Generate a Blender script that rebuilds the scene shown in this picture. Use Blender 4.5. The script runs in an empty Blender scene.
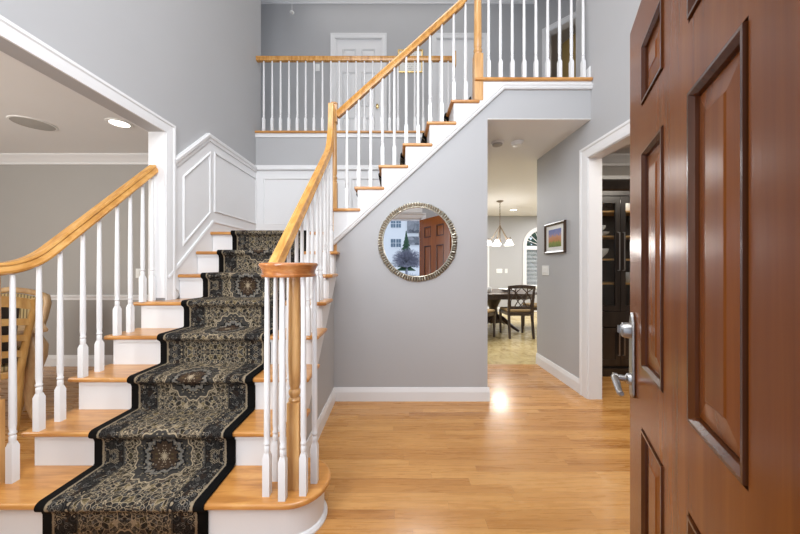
import bpy, bmesh, math, random
from mathutils import Vector, Matrix
random.seed(7)
S = bpy.context.scene
COL = S.collection
pi = math.pi

# ------------------------------------------------------------------ camera, world, lights, exposure
cd = bpy.data.cameras.new('camera'); cam = bpy.data.objects.new('camera', cd); COL.objects.link(cam)
cam.location = (0, 0, 1.25); cam.rotation_euler = (pi / 2, 0, 0)
cd.sensor_fit = 'HORIZONTAL'; cd.sensor_width = 36; cd.lens = 300 / 800 * 36
cd.shift_x = 4 / 800; cd.shift_y = -1 / 800; cd.clip_start = 0.02
S.camera = cam
S.view_settings.view_transform = 'Standard'; S.view_settings.look = 'None'
S.view_settings.gamma = 1; S.view_settings.use_curve_mapping = False
S.view_settings.exposure = 0.0

w = bpy.data.worlds.new('sky'); S.world = w; w.use_nodes = True
wn = w.node_tree; bg = wn.nodes['Background']
bg.inputs['Color'].default_value = (0.72, 0.81, 0.95, 1); bg.inputs['Strength'].default_value = 1.35

def area(name, loc, target, sx, sy, watts, col=(1, 1, 1)):
    d = bpy.data.lights.new(name, 'AREA'); d.shape = 'RECTANGLE'; d.size = sx; d.size_y = sy
    d.energy = watts; d.color = col
    o = bpy.data.objects.new(name, d); COL.objects.link(o); o.location = loc
    o.rotation_euler = (Vector(target) - Vector(loc)).to_track_quat('-Z', 'Y').to_euler()
    return o
def point(name, loc, watts, r=0.1, col=(1, 1, 1)):
    d = bpy.data.lights.new(name, 'POINT'); d.energy = watts; d.shadow_soft_size = r; d.color = col
    o = bpy.data.objects.new(name, d); COL.objects.link(o); o.location = loc
    return o
WARM = (1, 0.90, 0.78); DAY = (0.93, 0.96, 1.0); NEUT = (1, 0.97, 0.93)
area('sidelight_daylight', (-0.95, 0.26, 1.25), (-0.8, 3, 0.9), 0.6, 1.7, 40, DAY)   # added cool fill left of the front door, no glazing there
area('window_daylight', (0, 0.30, 3.5), (0, 3, 0.8), 2.4, 2.0, 92, DAY)           # added fill inside an assumed, unseen opening over the entry
area('foyer_ceiling_light', (0, 1.5, 5.6), (0, 1.5, 0), 1.6, 1.6, 50, NEUT)  # soft overhead fill added for the foyer, no fixture modelled
area('gallery_ceiling_light', (0, 4.5, 5.66), (0, 4.5, 0), 3.0, 0.5, 7, NEUT)  # unseen fill added above the gallery to brighten it
area('dining_window_daylight', (-4.0, 0.3, 1.6), (-3.6, 3, 1.4), 2.2, 1.6, 95, (1, .97, .92))  # added fill for the dining room; the front wall has no window here
area('kitchen_ceiling_light', (0.9, 6.3, 2.6), (0.9, 6.3, 0), 1.2, 2.4, 105, (1, 1, 1))  # added kitchen fill, kept out of view behind the mirror wall
area('kitchen_side_light', (4.6, 6.3, 2.6), (4.6, 6.3, 0), 1.6, 2.4, 120, (1, 1, 1))  # second added kitchen fill, hidden by the right hall wall
area('study_ceiling_light', (3.2, 2.0, 2.55), (3.2, 2.4, 0), 1.2, 1.2, 45, WARM)  # out-of-view fill added to lift the side room
area('bedroom_light', (3.9, 6.0, 5.5), (3.6, 6.0, 3), 1.0, 1.0, 10, WARM)

# ------------------------------------------------------------------ node materials
class NT:
    def __init__(s, name):
        s.m = bpy.data.materials.new(name); s.m.use_nodes = True; s.t = s.m.node_tree
        s.n = s.t.nodes; s.b = s.n['Principled BSDF']
    def link(s, a, b): s.t.links.new(a, b)
    def node(s, typ, ins=None, **kw):
        x = s.n.new(typ)
        for k, v in kw.items(): setattr(x, k, v)
        for k, v in (ins or {}).items():
            if hasattr(v, 'is_linked') or isinstance(v, bpy.types.NodeSocket): s.link(v, x.inputs[k])
            else: x.inputs[k].default_value = v
        return x
    def math(s, op, a, b=0.0, c=0.0, clamp=False):
        x = s.node('ShaderNodeMath', {0: a, 1: b, 2: c}, operation=op); x.use_clamp = clamp
        return x.outputs[0]
    def coord(s, which='Object'): return s.node('ShaderNodeTexCoord').outputs[which]
    def xyz(s, v):
        x = s.node('ShaderNodeSeparateXYZ', {0: v}); return x.outputs
    def comb(s, x, y, z=0.0): return s.node('ShaderNodeCombineXYZ', {0: x, 1: y, 2: z}).outputs[0]
    def map(s, v, scale): return s.node('ShaderNodeMapping', {'Vector': v, 'Scale': scale}).outputs[0]
    def noise(s, v, scale, detail=3, rough=0.5, dist=0.0):
        return s.node('ShaderNodeTexNoise', {'Vector': v, 'Scale': scale, 'Detail': detail, 'Roughness': rough, 'Distortion': dist}).outputs
    def ramp(s, f, stops, interp='LINEAR'):
        x = s.node('ShaderNodeValToRGB', {0: f}); r = x.color_ramp; r.interpolation = interp
        while len(r.elements) < len(stops): r.elements.new(0.5)
        for e, (p, c) in zip(r.elements, stops): e.position = p; e.color = (*c, 1) if len(c) == 3 else c
        return x.outputs[0]
    def mix(s, f, a, b, mode='MIX'):
        x = s.node('ShaderNodeMix', data_type='RGBA', blend_type=mode)
        for i, v in ((0, f), (6, a), (7, b)):
            if isinstance(v, bpy.types.NodeSocket): s.link(v, x.inputs[i])
            else: x.inputs[i].default_value = v if i == 0 else (*v, 1)
        return x.outputs[2]
    def bump(s, h, strength=0.2, dist=0.01):
        s.link(s.node('ShaderNodeBump', {'Height': h, 'Strength': strength, 'Distance': dist}).outputs[0], s.b.inputs['Normal'])
    def set(s, **kw):
        for k, v in kw.items():
            k = {'color': 'Base Color', 'rough': 'Roughness', 'metal': 'Metallic', 'coat': 'Coat Weight', 'coatr': 'Coat Roughness',
                 'trans': 'Transmission Weight', 'spec': 'Specular IOR Level', 'emit': 'Emission Color', 'emits': 'Emission Strength'}[k]
            if isinstance(v, bpy.types.NodeSocket): s.link(v, s.b.inputs[k])
            else: s.b.inputs[k].default_value = (*v, 1) if isinstance(v, tuple) else v
        return s.m

def paint(name, col, rough=0.6, var=0.04, scale=60, bump=0.03, **kw):
    t = NT(name); c = t.coord(); n = t.noise(c, scale, 4)[0]
    d = tuple(x * (1 - var) for x in col)
    k = t.mix(t.noise(c, 1.7, 2)[0], col, d)
    if bump: t.bump(n, bump, 0.002)
    return t.set(color=k, rough=rough, **kw)
def wood(name, dark, mid, light, stretch=(14, 14, 1.6), rough=0.3, coat=0.3, fine=1.0, **kw):
    t = NT(name); c = t.map(t.coord(), stretch)
    n1 = t.noise(c, 2.0 * fine, 5, 0.6, 0.6)[0]
    n2 = t.noise(t.map(t.coord(), tuple(x * 6 for x in stretch)), 2.0 * fine, 3, 0.6)[0]
    k = t.ramp(n1, [(0.28, dark), (0.5, mid), (0.72, light)])
    k = t.mix(t.math('MULTIPLY', n2, 0.25), k, dark)
    t.bump(n2, 0.06, 0.002)
    return t.set(color=k, rough=rough, coat=coat, coatr=0.15, **kw)
def plank_mat(name, cols, W=0.057, L=1.0, rough=0.28):
    t = NT(name); x, y, z = t.xyz(t.coord())
    row = t.math('FLOOR', t.math('DIVIDE', y, W))
    r1 = t.node('ShaderNodeTexWhiteNoise', {'W': row}, noise_dimensions='1D').outputs[0]
    xs = t.math('ADD', t.math('DIVIDE', x, L), t.math('MULTIPLY', r1, 7.0))
    colm = t.math('FLOOR', xs)
    r2 = t.node('ShaderNodeTexWhiteNoise', {'Vector': t.comb(row, colm)}, noise_dimensions='2D').outputs[0]
    off = t.math('MULTIPLY', r2, 30.0)
    g = t.noise(t.comb(t.math('ADD', t.math('MULTIPLY', x, 2.2), off), t.math('ADD', t.math('MULTIPLY', y, 34.0), off)), 1.0, 5, 0.6, 1.2)[0]
    g2 = t.noise(t.comb(t.math('MULTIPLY', x, 9.0), t.math('MULTIPLY', y, 220.0)), 1.0, 3, 0.6)[0]
    v = t.math('ADD', t.math('MULTIPLY', r2, 0.40), t.math('MULTIPLY', g, 0.66))
    k = t.ramp(v, [(0.12, cols[0]), (0.40, cols[1]), (0.66, cols[2]), (0.95, cols[3])])
    k = t.mix(t.math('MULTIPLY', t.math('GREATER_THAN', g2, 0.56), 0.26), k, cols[0])
    fy = t.math('FRACT', t.math('DIVIDE', y, W)); fx = t.math('FRACT', xs)
    gap = t.math('MAXIMUM', t.math('LESS_THAN', fy, 0.018), t.math('LESS_THAN', fx, 0.0013))
    k = t.mix(t.math('MULTIPLY', gap, 0.55), k, tuple(c * 0.35 for c in cols[0]))
    t.bump(t.math('SUBTRACT', t.math('MULTIPLY', t.noise(t.coord(), 3.0, 2)[0], 0.3), gap), 0.06, 0.003)
    return t.set(color=k, rough=t.math('ADD', t.math('MULTIPLY', g, 0.12), rough - 0.06), coat=0.25, coatr=0.12)
def plain(name, col, rough=0.5, **kw):
    t = NT(name); n = t.noise(t.coord(), 40, 3)[0]
    return t.set(color=t.mix(n, tuple(c * 0.94 for c in col), tuple(min(1, c * 1.05) for c in col)), rough=rough, **kw)
def glass_mat(name, tint=(0.95, 0.97, 0.98), refl=0.12):
    t = NT(name); out = t.n['Material Output']
    tr = t.node('ShaderNodeBsdfTransparent', {0: (*tint, 1)}); gl = t.node('ShaderNodeBsdfGlossy', {'Roughness': 0.02})
    fr = t.node('ShaderNodeFresnel', {0: 1.45})
    f = t.math('ADD', t.math('MULTIPLY', fr.outputs[0], 0.7), refl * 0.2, clamp=True)
    mx = t.node('ShaderNodeMixShader', {0: f, 1: tr.outputs[0], 2: gl.outputs[0]})
    t.link(mx.outputs[0], out.inputs[0]); return t.m

M = {}
M['wall'] = paint('gray_wall_paint', (0.425, 0.426, 0.434), 0.55)
M['wall_dining'] = paint('warm_gray_wall_paint', (0.37, 0.355, 0.335), 0.6)
M['ceiling'] = paint('ceiling_paint', (0.80, 0.795, 0.79), 0.8)
M['white'] = paint('white_trim_paint', (0.75, 0.75, 0.755), 0.35, 0.02, 30, 0.02)
M['oak'] = wood('honey_oak', (0.36, 0.145, 0.033), (0.55, 0.25, 0.064), (0.68, 0.36, 0.11), (1.6, 14, 14), 0.28)
M['oak_up'] = wood('honey_oak_upright', (0.42, 0.20, 0.065), (0.60, 0.33, 0.12), (0.74, 0.46, 0.20), (14, 14, 1.6), 0.3)
M['oak_rail'] = wood('honey_oak_rail', (0.38, 0.16, 0.03), (0.60, 0.30, 0.075), (0.74, 0.44, 0.15), (16, 3, 4), 0.25)
M['volute'] = wood('red_oak_cap', (0.26, 0.085, 0.022), (0.40, 0.15, 0.045), (0.55, 0.26, 0.09), (8, 8, 20), 0.22)
M['floor'] = plank_mat('oak_floor_planks', [(0.24, 0.090, 0.019), (0.415, 0.186, 0.047), (0.52, 0.258, 0.076), (0.64, 0.352, 0.12)])
M['mahogany'] = wood('mahogany', (0.145, 0.038, 0.006), (0.19, 0.053, 0.008), (0.235, 0.070, 0.011), (14, 14, 0.7), 0.24, 0.0, 0.8, spec=0.16)
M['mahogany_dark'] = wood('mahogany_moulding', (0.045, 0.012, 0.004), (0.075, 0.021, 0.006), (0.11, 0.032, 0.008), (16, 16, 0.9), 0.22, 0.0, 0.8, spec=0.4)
M['nickel'] = plain('satin_nickel', (0.42, 0.41, 0.40), 0.32, metal=1.0)
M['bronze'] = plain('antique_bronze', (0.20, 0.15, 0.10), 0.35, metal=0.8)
M['brass'] = plain('brass', (0.75, 0.55, 0.25), 0.25, metal=1.0)
M['espresso'] = wood('espresso_wood', (0.008, 0.006, 0.005), (0.016, 0.012, 0.010), (0.03, 0.022, 0.018), (10, 10, 1.5), 0.3, 0.3)
M['darkwood'] = wood('dark_walnut', (0.022, 0.011, 0.006), (0.048, 0.024, 0.013), (0.085, 0.045, 0.025), (12, 12, 2), 0.35)
M['seat_tan'] = plain('tan_seat_fabric', (0.36, 0.24, 0.11), 0.8)
M['palewood'] = wood('pale_carved_wood', (0.36, 0.20, 0.09), (0.52, 0.33, 0.16), (0.64, 0.46, 0.26), (9, 9, 2), 0.4, 0.15)
M['amberwood'] = wood('amber_chair_wood', (0.40, 0.20, 0.05), (0.56, 0.31, 0.09), (0.68, 0.43, 0.16), (9, 9, 2), 0.4, 0.2)
M['leather'] = plain('dark_brown_leather', (0.02, 0.012, 0.009), 0.45)
M['plate'] = plain('white_plastic', (0.80, 0.80, 0.78), 0.35)
M['china'] = plain('white_china', (0.75, 0.75, 0.73), 0.2)
M['glass'] = glass_mat('clear_glass')
M['lampglow'] = NT('lamp_glow').set(color=(1, 1, 1), emit=(1, 0.93, 0.82), emits=6.0)
M['shadeglow'] = NT('lit_frosted_glass').set(color=(0.95, 0.93, 0.88), emit=(1, 0.93, 0.80), emits=4.5)
M['mirror'] = NT('mirror_silver').set(color=(0.93, 0.94, 0.95), metal=1.0, rough=0.0)
M['snow'] = paint('snow', (0.84, 0.85, 0.88), 0.8, 0.08, 4)
M['tan'] = plain('ochre_door_paint', (0.42, 0.29, 0.11), 0.5)
M['gray_felt'] = plain('speaker_grille', (0.42, 0.41, 0.39), 0.8)

def tile_mat():
    t = NT('stone_tile'); c = t.coord(); x, y, z = t.xyz(c)
    n = t.noise(c, 5.5, 7, 0.7, 1.5)[0]
    k = t.ramp(n, [(0.3, (0.26, 0.17, 0.06)), (0.5, (0.50, 0.38, 0.17)), (0.7, (0.66, 0.54, 0.30))])
    g = t.math('MAXIMUM', t.math('LESS_THAN', t.math('FRACT', t.math('DIVIDE', x, 0.42)), 0.015), t.math('LESS_THAN', t.math('FRACT', t.math('DIVIDE', y, 0.42)), 0.015))
    return t.set(color=t.mix(g, k, (0.42, 0.34, 0.2)), rough=0.25)
M['tile'] = tile_mat()

def runner_mat():
    t = NT('patterned_runner'); uv = t.xyz(t.coord('UV')); u, v = uv[0], uv[1]
    cu = t.math('ABSOLUTE', t.math('SUBTRACT', u, 0.37))
    pv = t.math('PINGPONG', v, 0.31)
    p = t.comb(cu, pv)
    navy, black, grey, cream, gold, brown, light = (0.010, 0.0095, 0.0095), (0.005, 0.005, 0.005), (0.042, 0.039, 0.035), (0.36, 0.29, 0.195), (0.11, 0.08, 0.03), (0.05, 0.030, 0.018), (0.16, 0.148, 0.13)
    wv = t.noise(p, 9, 2)[1]
    pw = t.node('ShaderNodeVectorMath', {0: p, 1: t.node('ShaderNodeVectorMath', {0: wv, 3: 0.05}, operation='SCALE').outputs[0]}, operation='ADD').outputs[0]
    # scrolls
    e1 = t.node('ShaderNodeTexVoronoi', {'Vector': pw, 'Scale': 36.0}, feature='DISTANCE_TO_EDGE').outputs[0]
    vc = t.node('ShaderNodeTexVoronoi', {'Vector': pw, 'Scale': 36.0}, feature='F1')
    cellr = t.xyz(vc.outputs['Color'])[0]; cd_ = vc.outputs['Distance']
    field = t.ramp(cellr, [(0.0, navy), (0.40, black), (0.58, grey), (0.66, navy), (0.88, brown), (0.95, gold)], 'CONSTANT')
    rings = t.math('GREATER_THAN', t.math('SINE', t.math('MULTIPLY', cd_, 26 * 8.0)), 0.35)
    fine = t.node('ShaderNodeTexVoronoi', {'Vector': p, 'Scale': 75.0}, feature='F1')
    fr = t.xyz(fine.outputs['Color'])
    speck = t.math('LESS_THAN', fine.outputs['Distance'], 0.34)
    fcol = t.ramp(fr[1], [(0.0, cream), (0.30, light), (0.50, grey), (0.72, gold), (0.82, brown), (0.9, cream)], 'CONSTANT')
    k = t.mix(t.math('MULTIPLY', rings, 0.7), field, fcol)
    k = t.mix(t.math('MULTIPLY', t.math('LESS_THAN', e1, 0.05), 0.75), k, cream)
    k = t.mix(t.math('MULTIPLY', speck, t.math('GREATER_THAN', fr[0], 0.5)), k, fcol)
    # medallion
    d = t.math('SQRT', t.math('ADD', t.math('POWER', cu, 2.0), t.math('POWER', t.math('MULTIPLY', pv, 0.9), 2.0)))
    ang = t.math('ARCTAN2', pv, cu)
    dm = t.math('ADD', d, t.math('MULTIPLY', t.math('SINE', t.math('MULTIPLY', ang, 16.0)), 0.007))
    med = t.math('LESS_THAN', dm, 0.155)
    mcol = t.ramp(t.math('DIVIDE', dm, 0.16), [(0.0, cream), (0.10, brown), (0.42, navy), (0.50, light), (0.62, navy), (0.70, grey), (0.90, cream), (0.95, black)], 'CONSTANT')
    mcol = t.mix(t.math('MULTIPLY', speck, 0.6), mcol, fcol)
    k = t.mix(med, k, mcol)
    # side bands
    band = t.math('GREATER_THAN', cu, 0.215)
    e2 = t.node('ShaderNodeTexVoronoi', {'Vector': p, 'Scale': 42.0}, feature='F1')
    b2 = t.math('GREATER_THAN', t.math('SINE', t.math('MULTIPLY', e2.outputs['Distance'], 260.0 / 42 * 3.2)), 0.1)
    bcol = t.mix(t.math('MULTIPLY', b2, 0.75), navy, t.ramp(t.xyz(e2.outputs['Color'])[0], [(0, light), (0.35, cream), (0.55, grey), (0.8, brown)], 'CONSTANT'))
    k = t.mix(band, k, bcol)
    for a, b, c in ((0.209, 0.216, grey), (0.216, 0.221, black), (0.316, 0.326, cream)):
        s = t.math('MULTIPLY', t.math('GREATER_THAN', cu, a), t.math('LESS_THAN', cu, b))
        k = t.mix(t.math('MULTIPLY', s, 0.75), k, c)
    k = t.mix(t.math('GREATER_THAN', cu, 0.328), k, black)
    fz = t.noise(t.coord('UV'), 260, 2)[0]
    k = t.mix(t.math('MULTIPLY', fz, 0.16), k, grey)
    k = t.mix(t.math('GREATER_THAN', cu, 0.328), k, black)
    t.bump(fz, 0.5, 0.004)
    return t.set(color=k, rough=0.95, spec=0.1)
M['runner'] = runner_mat()
def stripe_mat():
    t = NT('striped_upholstery'); x, y, z = t.xyz(t.coord())
    s = t.math('SINE', t.math('MULTIPLY', x, 300.0))
    k = t.ramp(t.math('MULTIPLY_ADD', s, 0.5, 0.5), [(0.2, (0.16, 0.11, 0.045)), (0.5, (0.36, 0.25, 0.10)), (0.8, (0.46, 0.34, 0.16))])
    return t.set(color=k, rough=0.8)
M['stripe'] = stripe_mat()
def picture_mat():
    t = NT('landscape_print'); x, y, z = t.xyz(t.coord())
    n = t.noise(t.coord(), 30, 4)[0]
    h = t.math('ADD', t.math('MULTIPLY', t.math('SUBTRACT', z, 1.45), 4.6), t.math('MULTIPLY', t.math('SUBTRACT', n, 0.5), 0.55))
    k = t.ramp(h, [(0.0, (0.10, 0.16, 0.03)), (0.30, (0.25, 0.28, 0.05)), (0.40, (0.50, 0.20, 0.07)), (0.62, (0.55, 0.28, 0.16)), (0.74, (0.22, 0.22, 0.42)), (1.0, (0.12, 0.17, 0.42))])
    return t.set(color=k, rough=0.3)
M['landscape'] = picture_mat()
def doc_mat():
    t = NT('printed_document'); x, y, z = t.xyz(t.coord())
    l = t.math('GREATER_THAN', t.math('SINE', t.math('MULTIPLY', z, 190.0)), 0.55)
    n = t.math('GREATER_THAN', t.noise(t.map(t.coord(), (30, 1, 80)), 1.0, 2)[0], 0.5)
    inx = t.math('LESS_THAN', t.math('ABSOLUTE', t.math('SUBTRACT', x, 0.238)), 0.11)
    return t.set(color=t.mix(t.math('MULTIPLY', t.math('MULTIPLY', t.math('MULTIPLY', l, n), inx), 0.7), (0.78, 0.77, 0.72), (0.25, 0.25, 0.25)), rough=0.5)
M['doc'] = doc_mat()
def stone_mat():
    t = NT('gray_stone'); c = t.coord()
    v = t.node('ShaderNodeTexVoronoi', {'Vector': c, 'Scale': 3.5}, feature='F1')
    k = t.ramp(t.xyz(v.outputs['Color'])[0], [(0, (0.10, 0.105, 0.12)), (0.5, (0.20, 0.21, 0.23)), (1, (0.34, 0.34, 0.36))])
    return t.set(color=k, rough=0.9)
M['stone'] = stone_mat()
M['siding'] = paint('pale_siding', (0.84, 0.85, 0.86), 0.7)
M['conifer'] = plain('conifer_green', (0.04, 0.09, 0.05), 0.9)
M['twig'] = plain('frosted_twigs', (0.33, 0.33, 0.40), 0.9)

# ------------------------------------------------------------------ mesh building
def V(*a): return Vector(a)
class MB:
    def __init__(s): s.v = []; s.f = []; s.uv = None
    def add(s, vs, fs):
        b = len(s.v); s.v += [tuple(x) for x in vs]; s.f += [tuple(i + b for i in f) for f in fs]; return s
    def box(s, x0, x1, y0, y1, z0, z1):
        return s.add([(x, y, z) for x in (x0, x1) for y in (y0, y1) for z in (z0, z1)],
                     [(0, 1, 3, 2), (4, 6, 7, 5), (0, 4, 5, 1), (2, 3, 7, 6), (0, 2, 6, 4), (1, 5, 7, 3)])
    def extrude(s, pts, vec):          # planar polygon -> prism
        n = len(pts); vec = Vector(vec); P = [Vector(p) for p in pts]
        return s.add(P + [p + vec for p in P], [tuple(range(n - 1, -1, -1)), tuple(range(n, 2 * n))] + [(i, (i + 1) % n, (i + 1) % n + n, i + n) for i in range(n)])
    def loft(s, rings, caps=True, closed=True):
        n = len(rings[0]); vs = [p for r in rings for p in r]; fs = []
        for k in range(len(rings) - 1):
            for i in range(n if closed else n - 1):
                j = (i + 1) % n; fs.append((k * n + i, k * n + j, (k + 1) * n + j, (k + 1) * n + i))
        if caps: fs += [tuple(range(n - 1, -1, -1)), tuple((len(rings) - 1) * n + i for i in range(n))]
        return s.add(vs, fs)
    def lathe(s, prof, c=(0, 0, 0), seg=20, axis='z', caps=True):
        R = []
        for r, h in prof:
            ring = []
            for i in range(seg):
                a = 2 * pi * i / seg; x, y = r * math.cos(a), r * math.sin(a)
                p = {'z': (x, y, h), 'y': (x, h, y), 'x': (h, x, y)}[axis]
                ring.append((p[0] + c[0], p[1] + c[1], p[2] + c[2]))
            R.append(ring)
        return s.loft(R, caps)
    def tube(s, path, r, seg=8):
        P = [Vector(p) for p in path]; R = []; up = None
        for i, p in enumerate(P):
            t = (P[min(i + 1, len(P) - 1)] - P[max(i - 1, 0)]).normalized()
            if up is None: up = t.orthogonal().normalized()
            up = (up - t * up.dot(t)).normalized(); sd = t.cross(up)
            rr = r[i] if isinstance(r, (list, tuple)) else r
            R.append([p + (up * math.cos(2 * pi * k / seg) + sd * math.sin(2 * pi * k / seg)) * rr for k in range(seg)])
        return s.loft(R)
    def sweep(s, path, N, prof, closed=False):   # planar path, N = plane normal; prof (a: in-plane N x t, b: along N)
        P = [Vector(p) for p in path]; N = Vector(N).normalized(); n = len(P); R = []
        for i, p in enumerate(P):
            if closed: a, b = P[i] - P[i - 1], P[(i + 1) % n] - P[i]
            else:
                a = P[i] - P[i - 1] if i else P[1] - P[0]; b = P[i + 1] - P[i] if i < n - 1 else P[-1] - P[-2]
            a.normalize(); b.normalize()
            na, nb = N.cross(a), N.cross(b); m = (na + nb).normalized(); k = 1 / max(0.35, m.dot(na))
            R.append([p + m * (k * q[0]) + N * q[1] for q in prof])
        if closed: R.append(R[0])
        return s.loft(R, not closed)
    def build(s, name, mat, parent=None, smooth=False, bevel=0.0, seg=2):
        me = bpy.data.meshes.new(name); me.from_pydata(s.v, [], s.f)
        bm = bmesh.new(); bm.from_mesh(me); bmesh.ops.recalc_face_normals(bm, faces=bm.faces); bm.to_mesh(me); bm.free()
        me.materials.append(M[mat] if isinstance(mat, str) else mat)
        o = bpy.data.objects.new(name, me); COL.objects.link(o)
        if parent:
            o.parent = parent; wt = Vector((0, 0, 0)); q = parent
            while q: wt += Vector(q.location); q = q.parent
            o.location = -wt
        if smooth:
            me.polygons.foreach_set('use_smooth', [True] * len(me.polygons))
            try: me.set_sharp_from_angle(angle=math.radians(38))
            except Exception: pass
        if bevel:
            b = o.modifiers.new('bevel', 'BEVEL'); b.width = bevel; b.segments = seg; b.limit_method = 'ANGLE'
        return o
def B(x0, x1, y0, y1, z0, z1): return MB().box(x0, x1, y0, y1, z0, z1)
def thing(name, label, cat, loc=(0, 0, 0), group=None):
    o = bpy.data.objects.new(name, None); COL.objects.link(o); o.location = loc; o.empty_display_size = 0.1
    return tag(o, label, cat, group)
def tag(o, label, cat, group=None):
    o['label'] = label; o['category'] = cat
    if group: o['group'] = group
    return o
def struct(o): o['kind'] = 'structure'; return o
def sempty(name, loc=(0, 0, 0)):
    o = bpy.data.objects.new(name, None); COL.objects.link(o); o.location = loc; o['kind'] = 'structure'; return o
def dup(root, loc, rz, label):
    r = root.copy(); COL.objects.link(r); r.location = loc; r.rotation_euler = (0, 0, rz); r['label'] = label
    for ch in list(root.children):
        c = ch.copy(); COL.objects.link(c); c.parent = r
        for g in list(ch.children):
            d = g.copy(); COL.objects.link(d); d.parent = c
    return r

# ------------------------------------------------------------------ main measures (metres)
RISE, RUN, YN1 = 0.2, 0.2222, 1.342
YM = 2.784                         # face of the wall that carries the mirror
YB = 3.87                          # back wall of the stairwell
XL, XR = -1.81, 1.81
UP = 2.985                         # upper floor level
def Z(n): return max(0.0, RISE * n - (0.018 if n > 1 else 0.010))      # top of step n
def yn(n): return YN1 + RUN * (n - 1)
def xn(n): return -0.607 + RUN * (n - 9)

# ------------------------------------------------------------------ room shell
struct(B(-6.1, 5.1, -0.02, 3.815, -0.12, 0.0).build('floor', 'floor'))
struct(B(-2.2, 6.2, 3.815, 8.4, -0.12, -0.001).build('floor_kitchen', 'tile'))
P = [(-0.0, 0.4)]
struct(MB().extrude([(XL, .05, 0), (XL, .40, 0), (XL, .40, 2.30), (XL, 2.36, 2.30), (XL, 2.36, 0), (XL, 4.02, 0), (XL, 4.02, 5.75), (XL, .05, 5.75)], (-.12, 0, 0)).build('wall_left', 'wall'))
struct(MB().extrude([(XR, .05, 0), (XR, 1.30, 0), (XR, 1.30, 2.28), (XR, 2.83, 2.28), (XR, 2.83, 0), (XR, 3.85, 0), (XR, 3.85, 2.62), (XR, 3.02, 2.62), (XR, 3.02, 5.75), (XR, .05, 5.75)], (.12, 0, 0)).build('wall_right', 'wall'))
struct(MB().extrude([(-.575, YM, 0), (.849, YM, 0), (.849, YM, 2.62), (XR, YM, 2.62), (XR, YM, 2.96), (.95, YM, 2.96), (-.575, YM, 1.585)], (0, .11, 0)).build('wall_stair', 'wall'))
struct(MB().extrude([(-.575, 1.62, 0), (-.575, YM, 0), (-.575, YM, 1.24), (-.575, 1.62, 0.19)], (-.10, 0, 0)).build('wall_stair_side', 'wall'))
struct(B(.76, .849, YM + .11, YB + .12, 0, 2.62).build('wall_hall', 'wall'))
struct(B(XL, .759, YB, YB + .12, 0, 2.955).build('wall_landing', 'wall'))
fw = MB()
for b in ((-6.1, -.5, 0, 2.1), (.445, 5.1, 0, 2.1), (-6.1, 5.1, 2.1, 2.6), (-6.1, -1.2, 2.6, 4.6), (1.2, 5.1, 2.6, 4.6), (-6.1, 5.1, 4.6, 5.75)):
    fw.box(b[0], b[1], .05, .22, b[2], b[3])
struct(fw.build('wall_front', 'wall'))
struct(B(-6.1, -6.0, .22, 3.87, 0, 2.7).build('wall_dining_left', 'wall_dining'))
struct(B(-6.0, XL - .12, 3.75, 3.87, 0, 2.7).build('wall_dining', 'wall_dining'))
struct(B(-6.0, XL - .12, .22, 3.75, 2.625, 2.745).build('ceiling_dining', 'ceiling'))
struct(B(5.0, 5.1, .22, 3.75, 0, 2.7).build('wall_study_right', 'wall_dining'))
struct(B(XR + .12, 6.1, 3.75, 3.85, 0, 2.7).build('wall_study', 'wall_dining'))
struct(B(XR + .12, 5.0, .22, 3.75, 2.62, 2.74).build('ceiling_study', 'ceiling'))
# kitchen
def arch(cx, w, z0, zs, n=20):
    return [(cx - w, z0)] + [(cx - w * math.cos(pi * i / n), zs + w * math.sin(pi * i / n)) for i in range(n + 1)] + [(cx + w, z0)]
YK = 8.22
W1, W2, WW, WS, WB = 2.02, 4.00, 0.44, 1.80, 0.72     # two arched windows: centres, half width, springing, sill
kw = MB()
o1, o2 = arch(W1, WW, WB, WS), arch(W2, WW, WB, WS)
poly = [(-2.2, 0), (6.2, 0), (6.2, 2.7), (W2, 2.7)] + [(x, z) for x, z in o2[::-1][0:0]]
def wall_with_arch(mb, x0, x1, cx):
    pts = arch(cx, WW, WB, WS)
    h = len(pts) // 2
    # left half and right half around the opening
    L = [(x0, 0), (cx, 0), (cx, WB)] + pts[:h + 1] + [(cx, 2.7), (x0, 2.7)]
    R = [(cx, 0), (x1, 0), (x1, 2.7), (cx, 2.7)] + pts[h:] + [(cx, WB)]
    for q in (L, R): mb.extrude([(x, YK, z) for x, z in q], (0, .14, 0))
wall_with_arch(kw, -2.2, 3.0, W1); wall_with_arch(kw, 3.0, 6.2, W2)
struct(kw.build('wall_kitchen', 'wall'))
struct(B(6.1, 6.2, 3.85, YK, 0, 2.7).build('wall_kitchen_right', 'wall'))
struct(B(-2.2, -2.1, 4.05, YK, 0, 2.7).build('wall_kitchen_left', 'wall'))
struct(B(-2.2, 6.2, 5.1, YK + .1, 2.62, 2.74).build('ceiling_kitchen', 'ceiling'))
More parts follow.
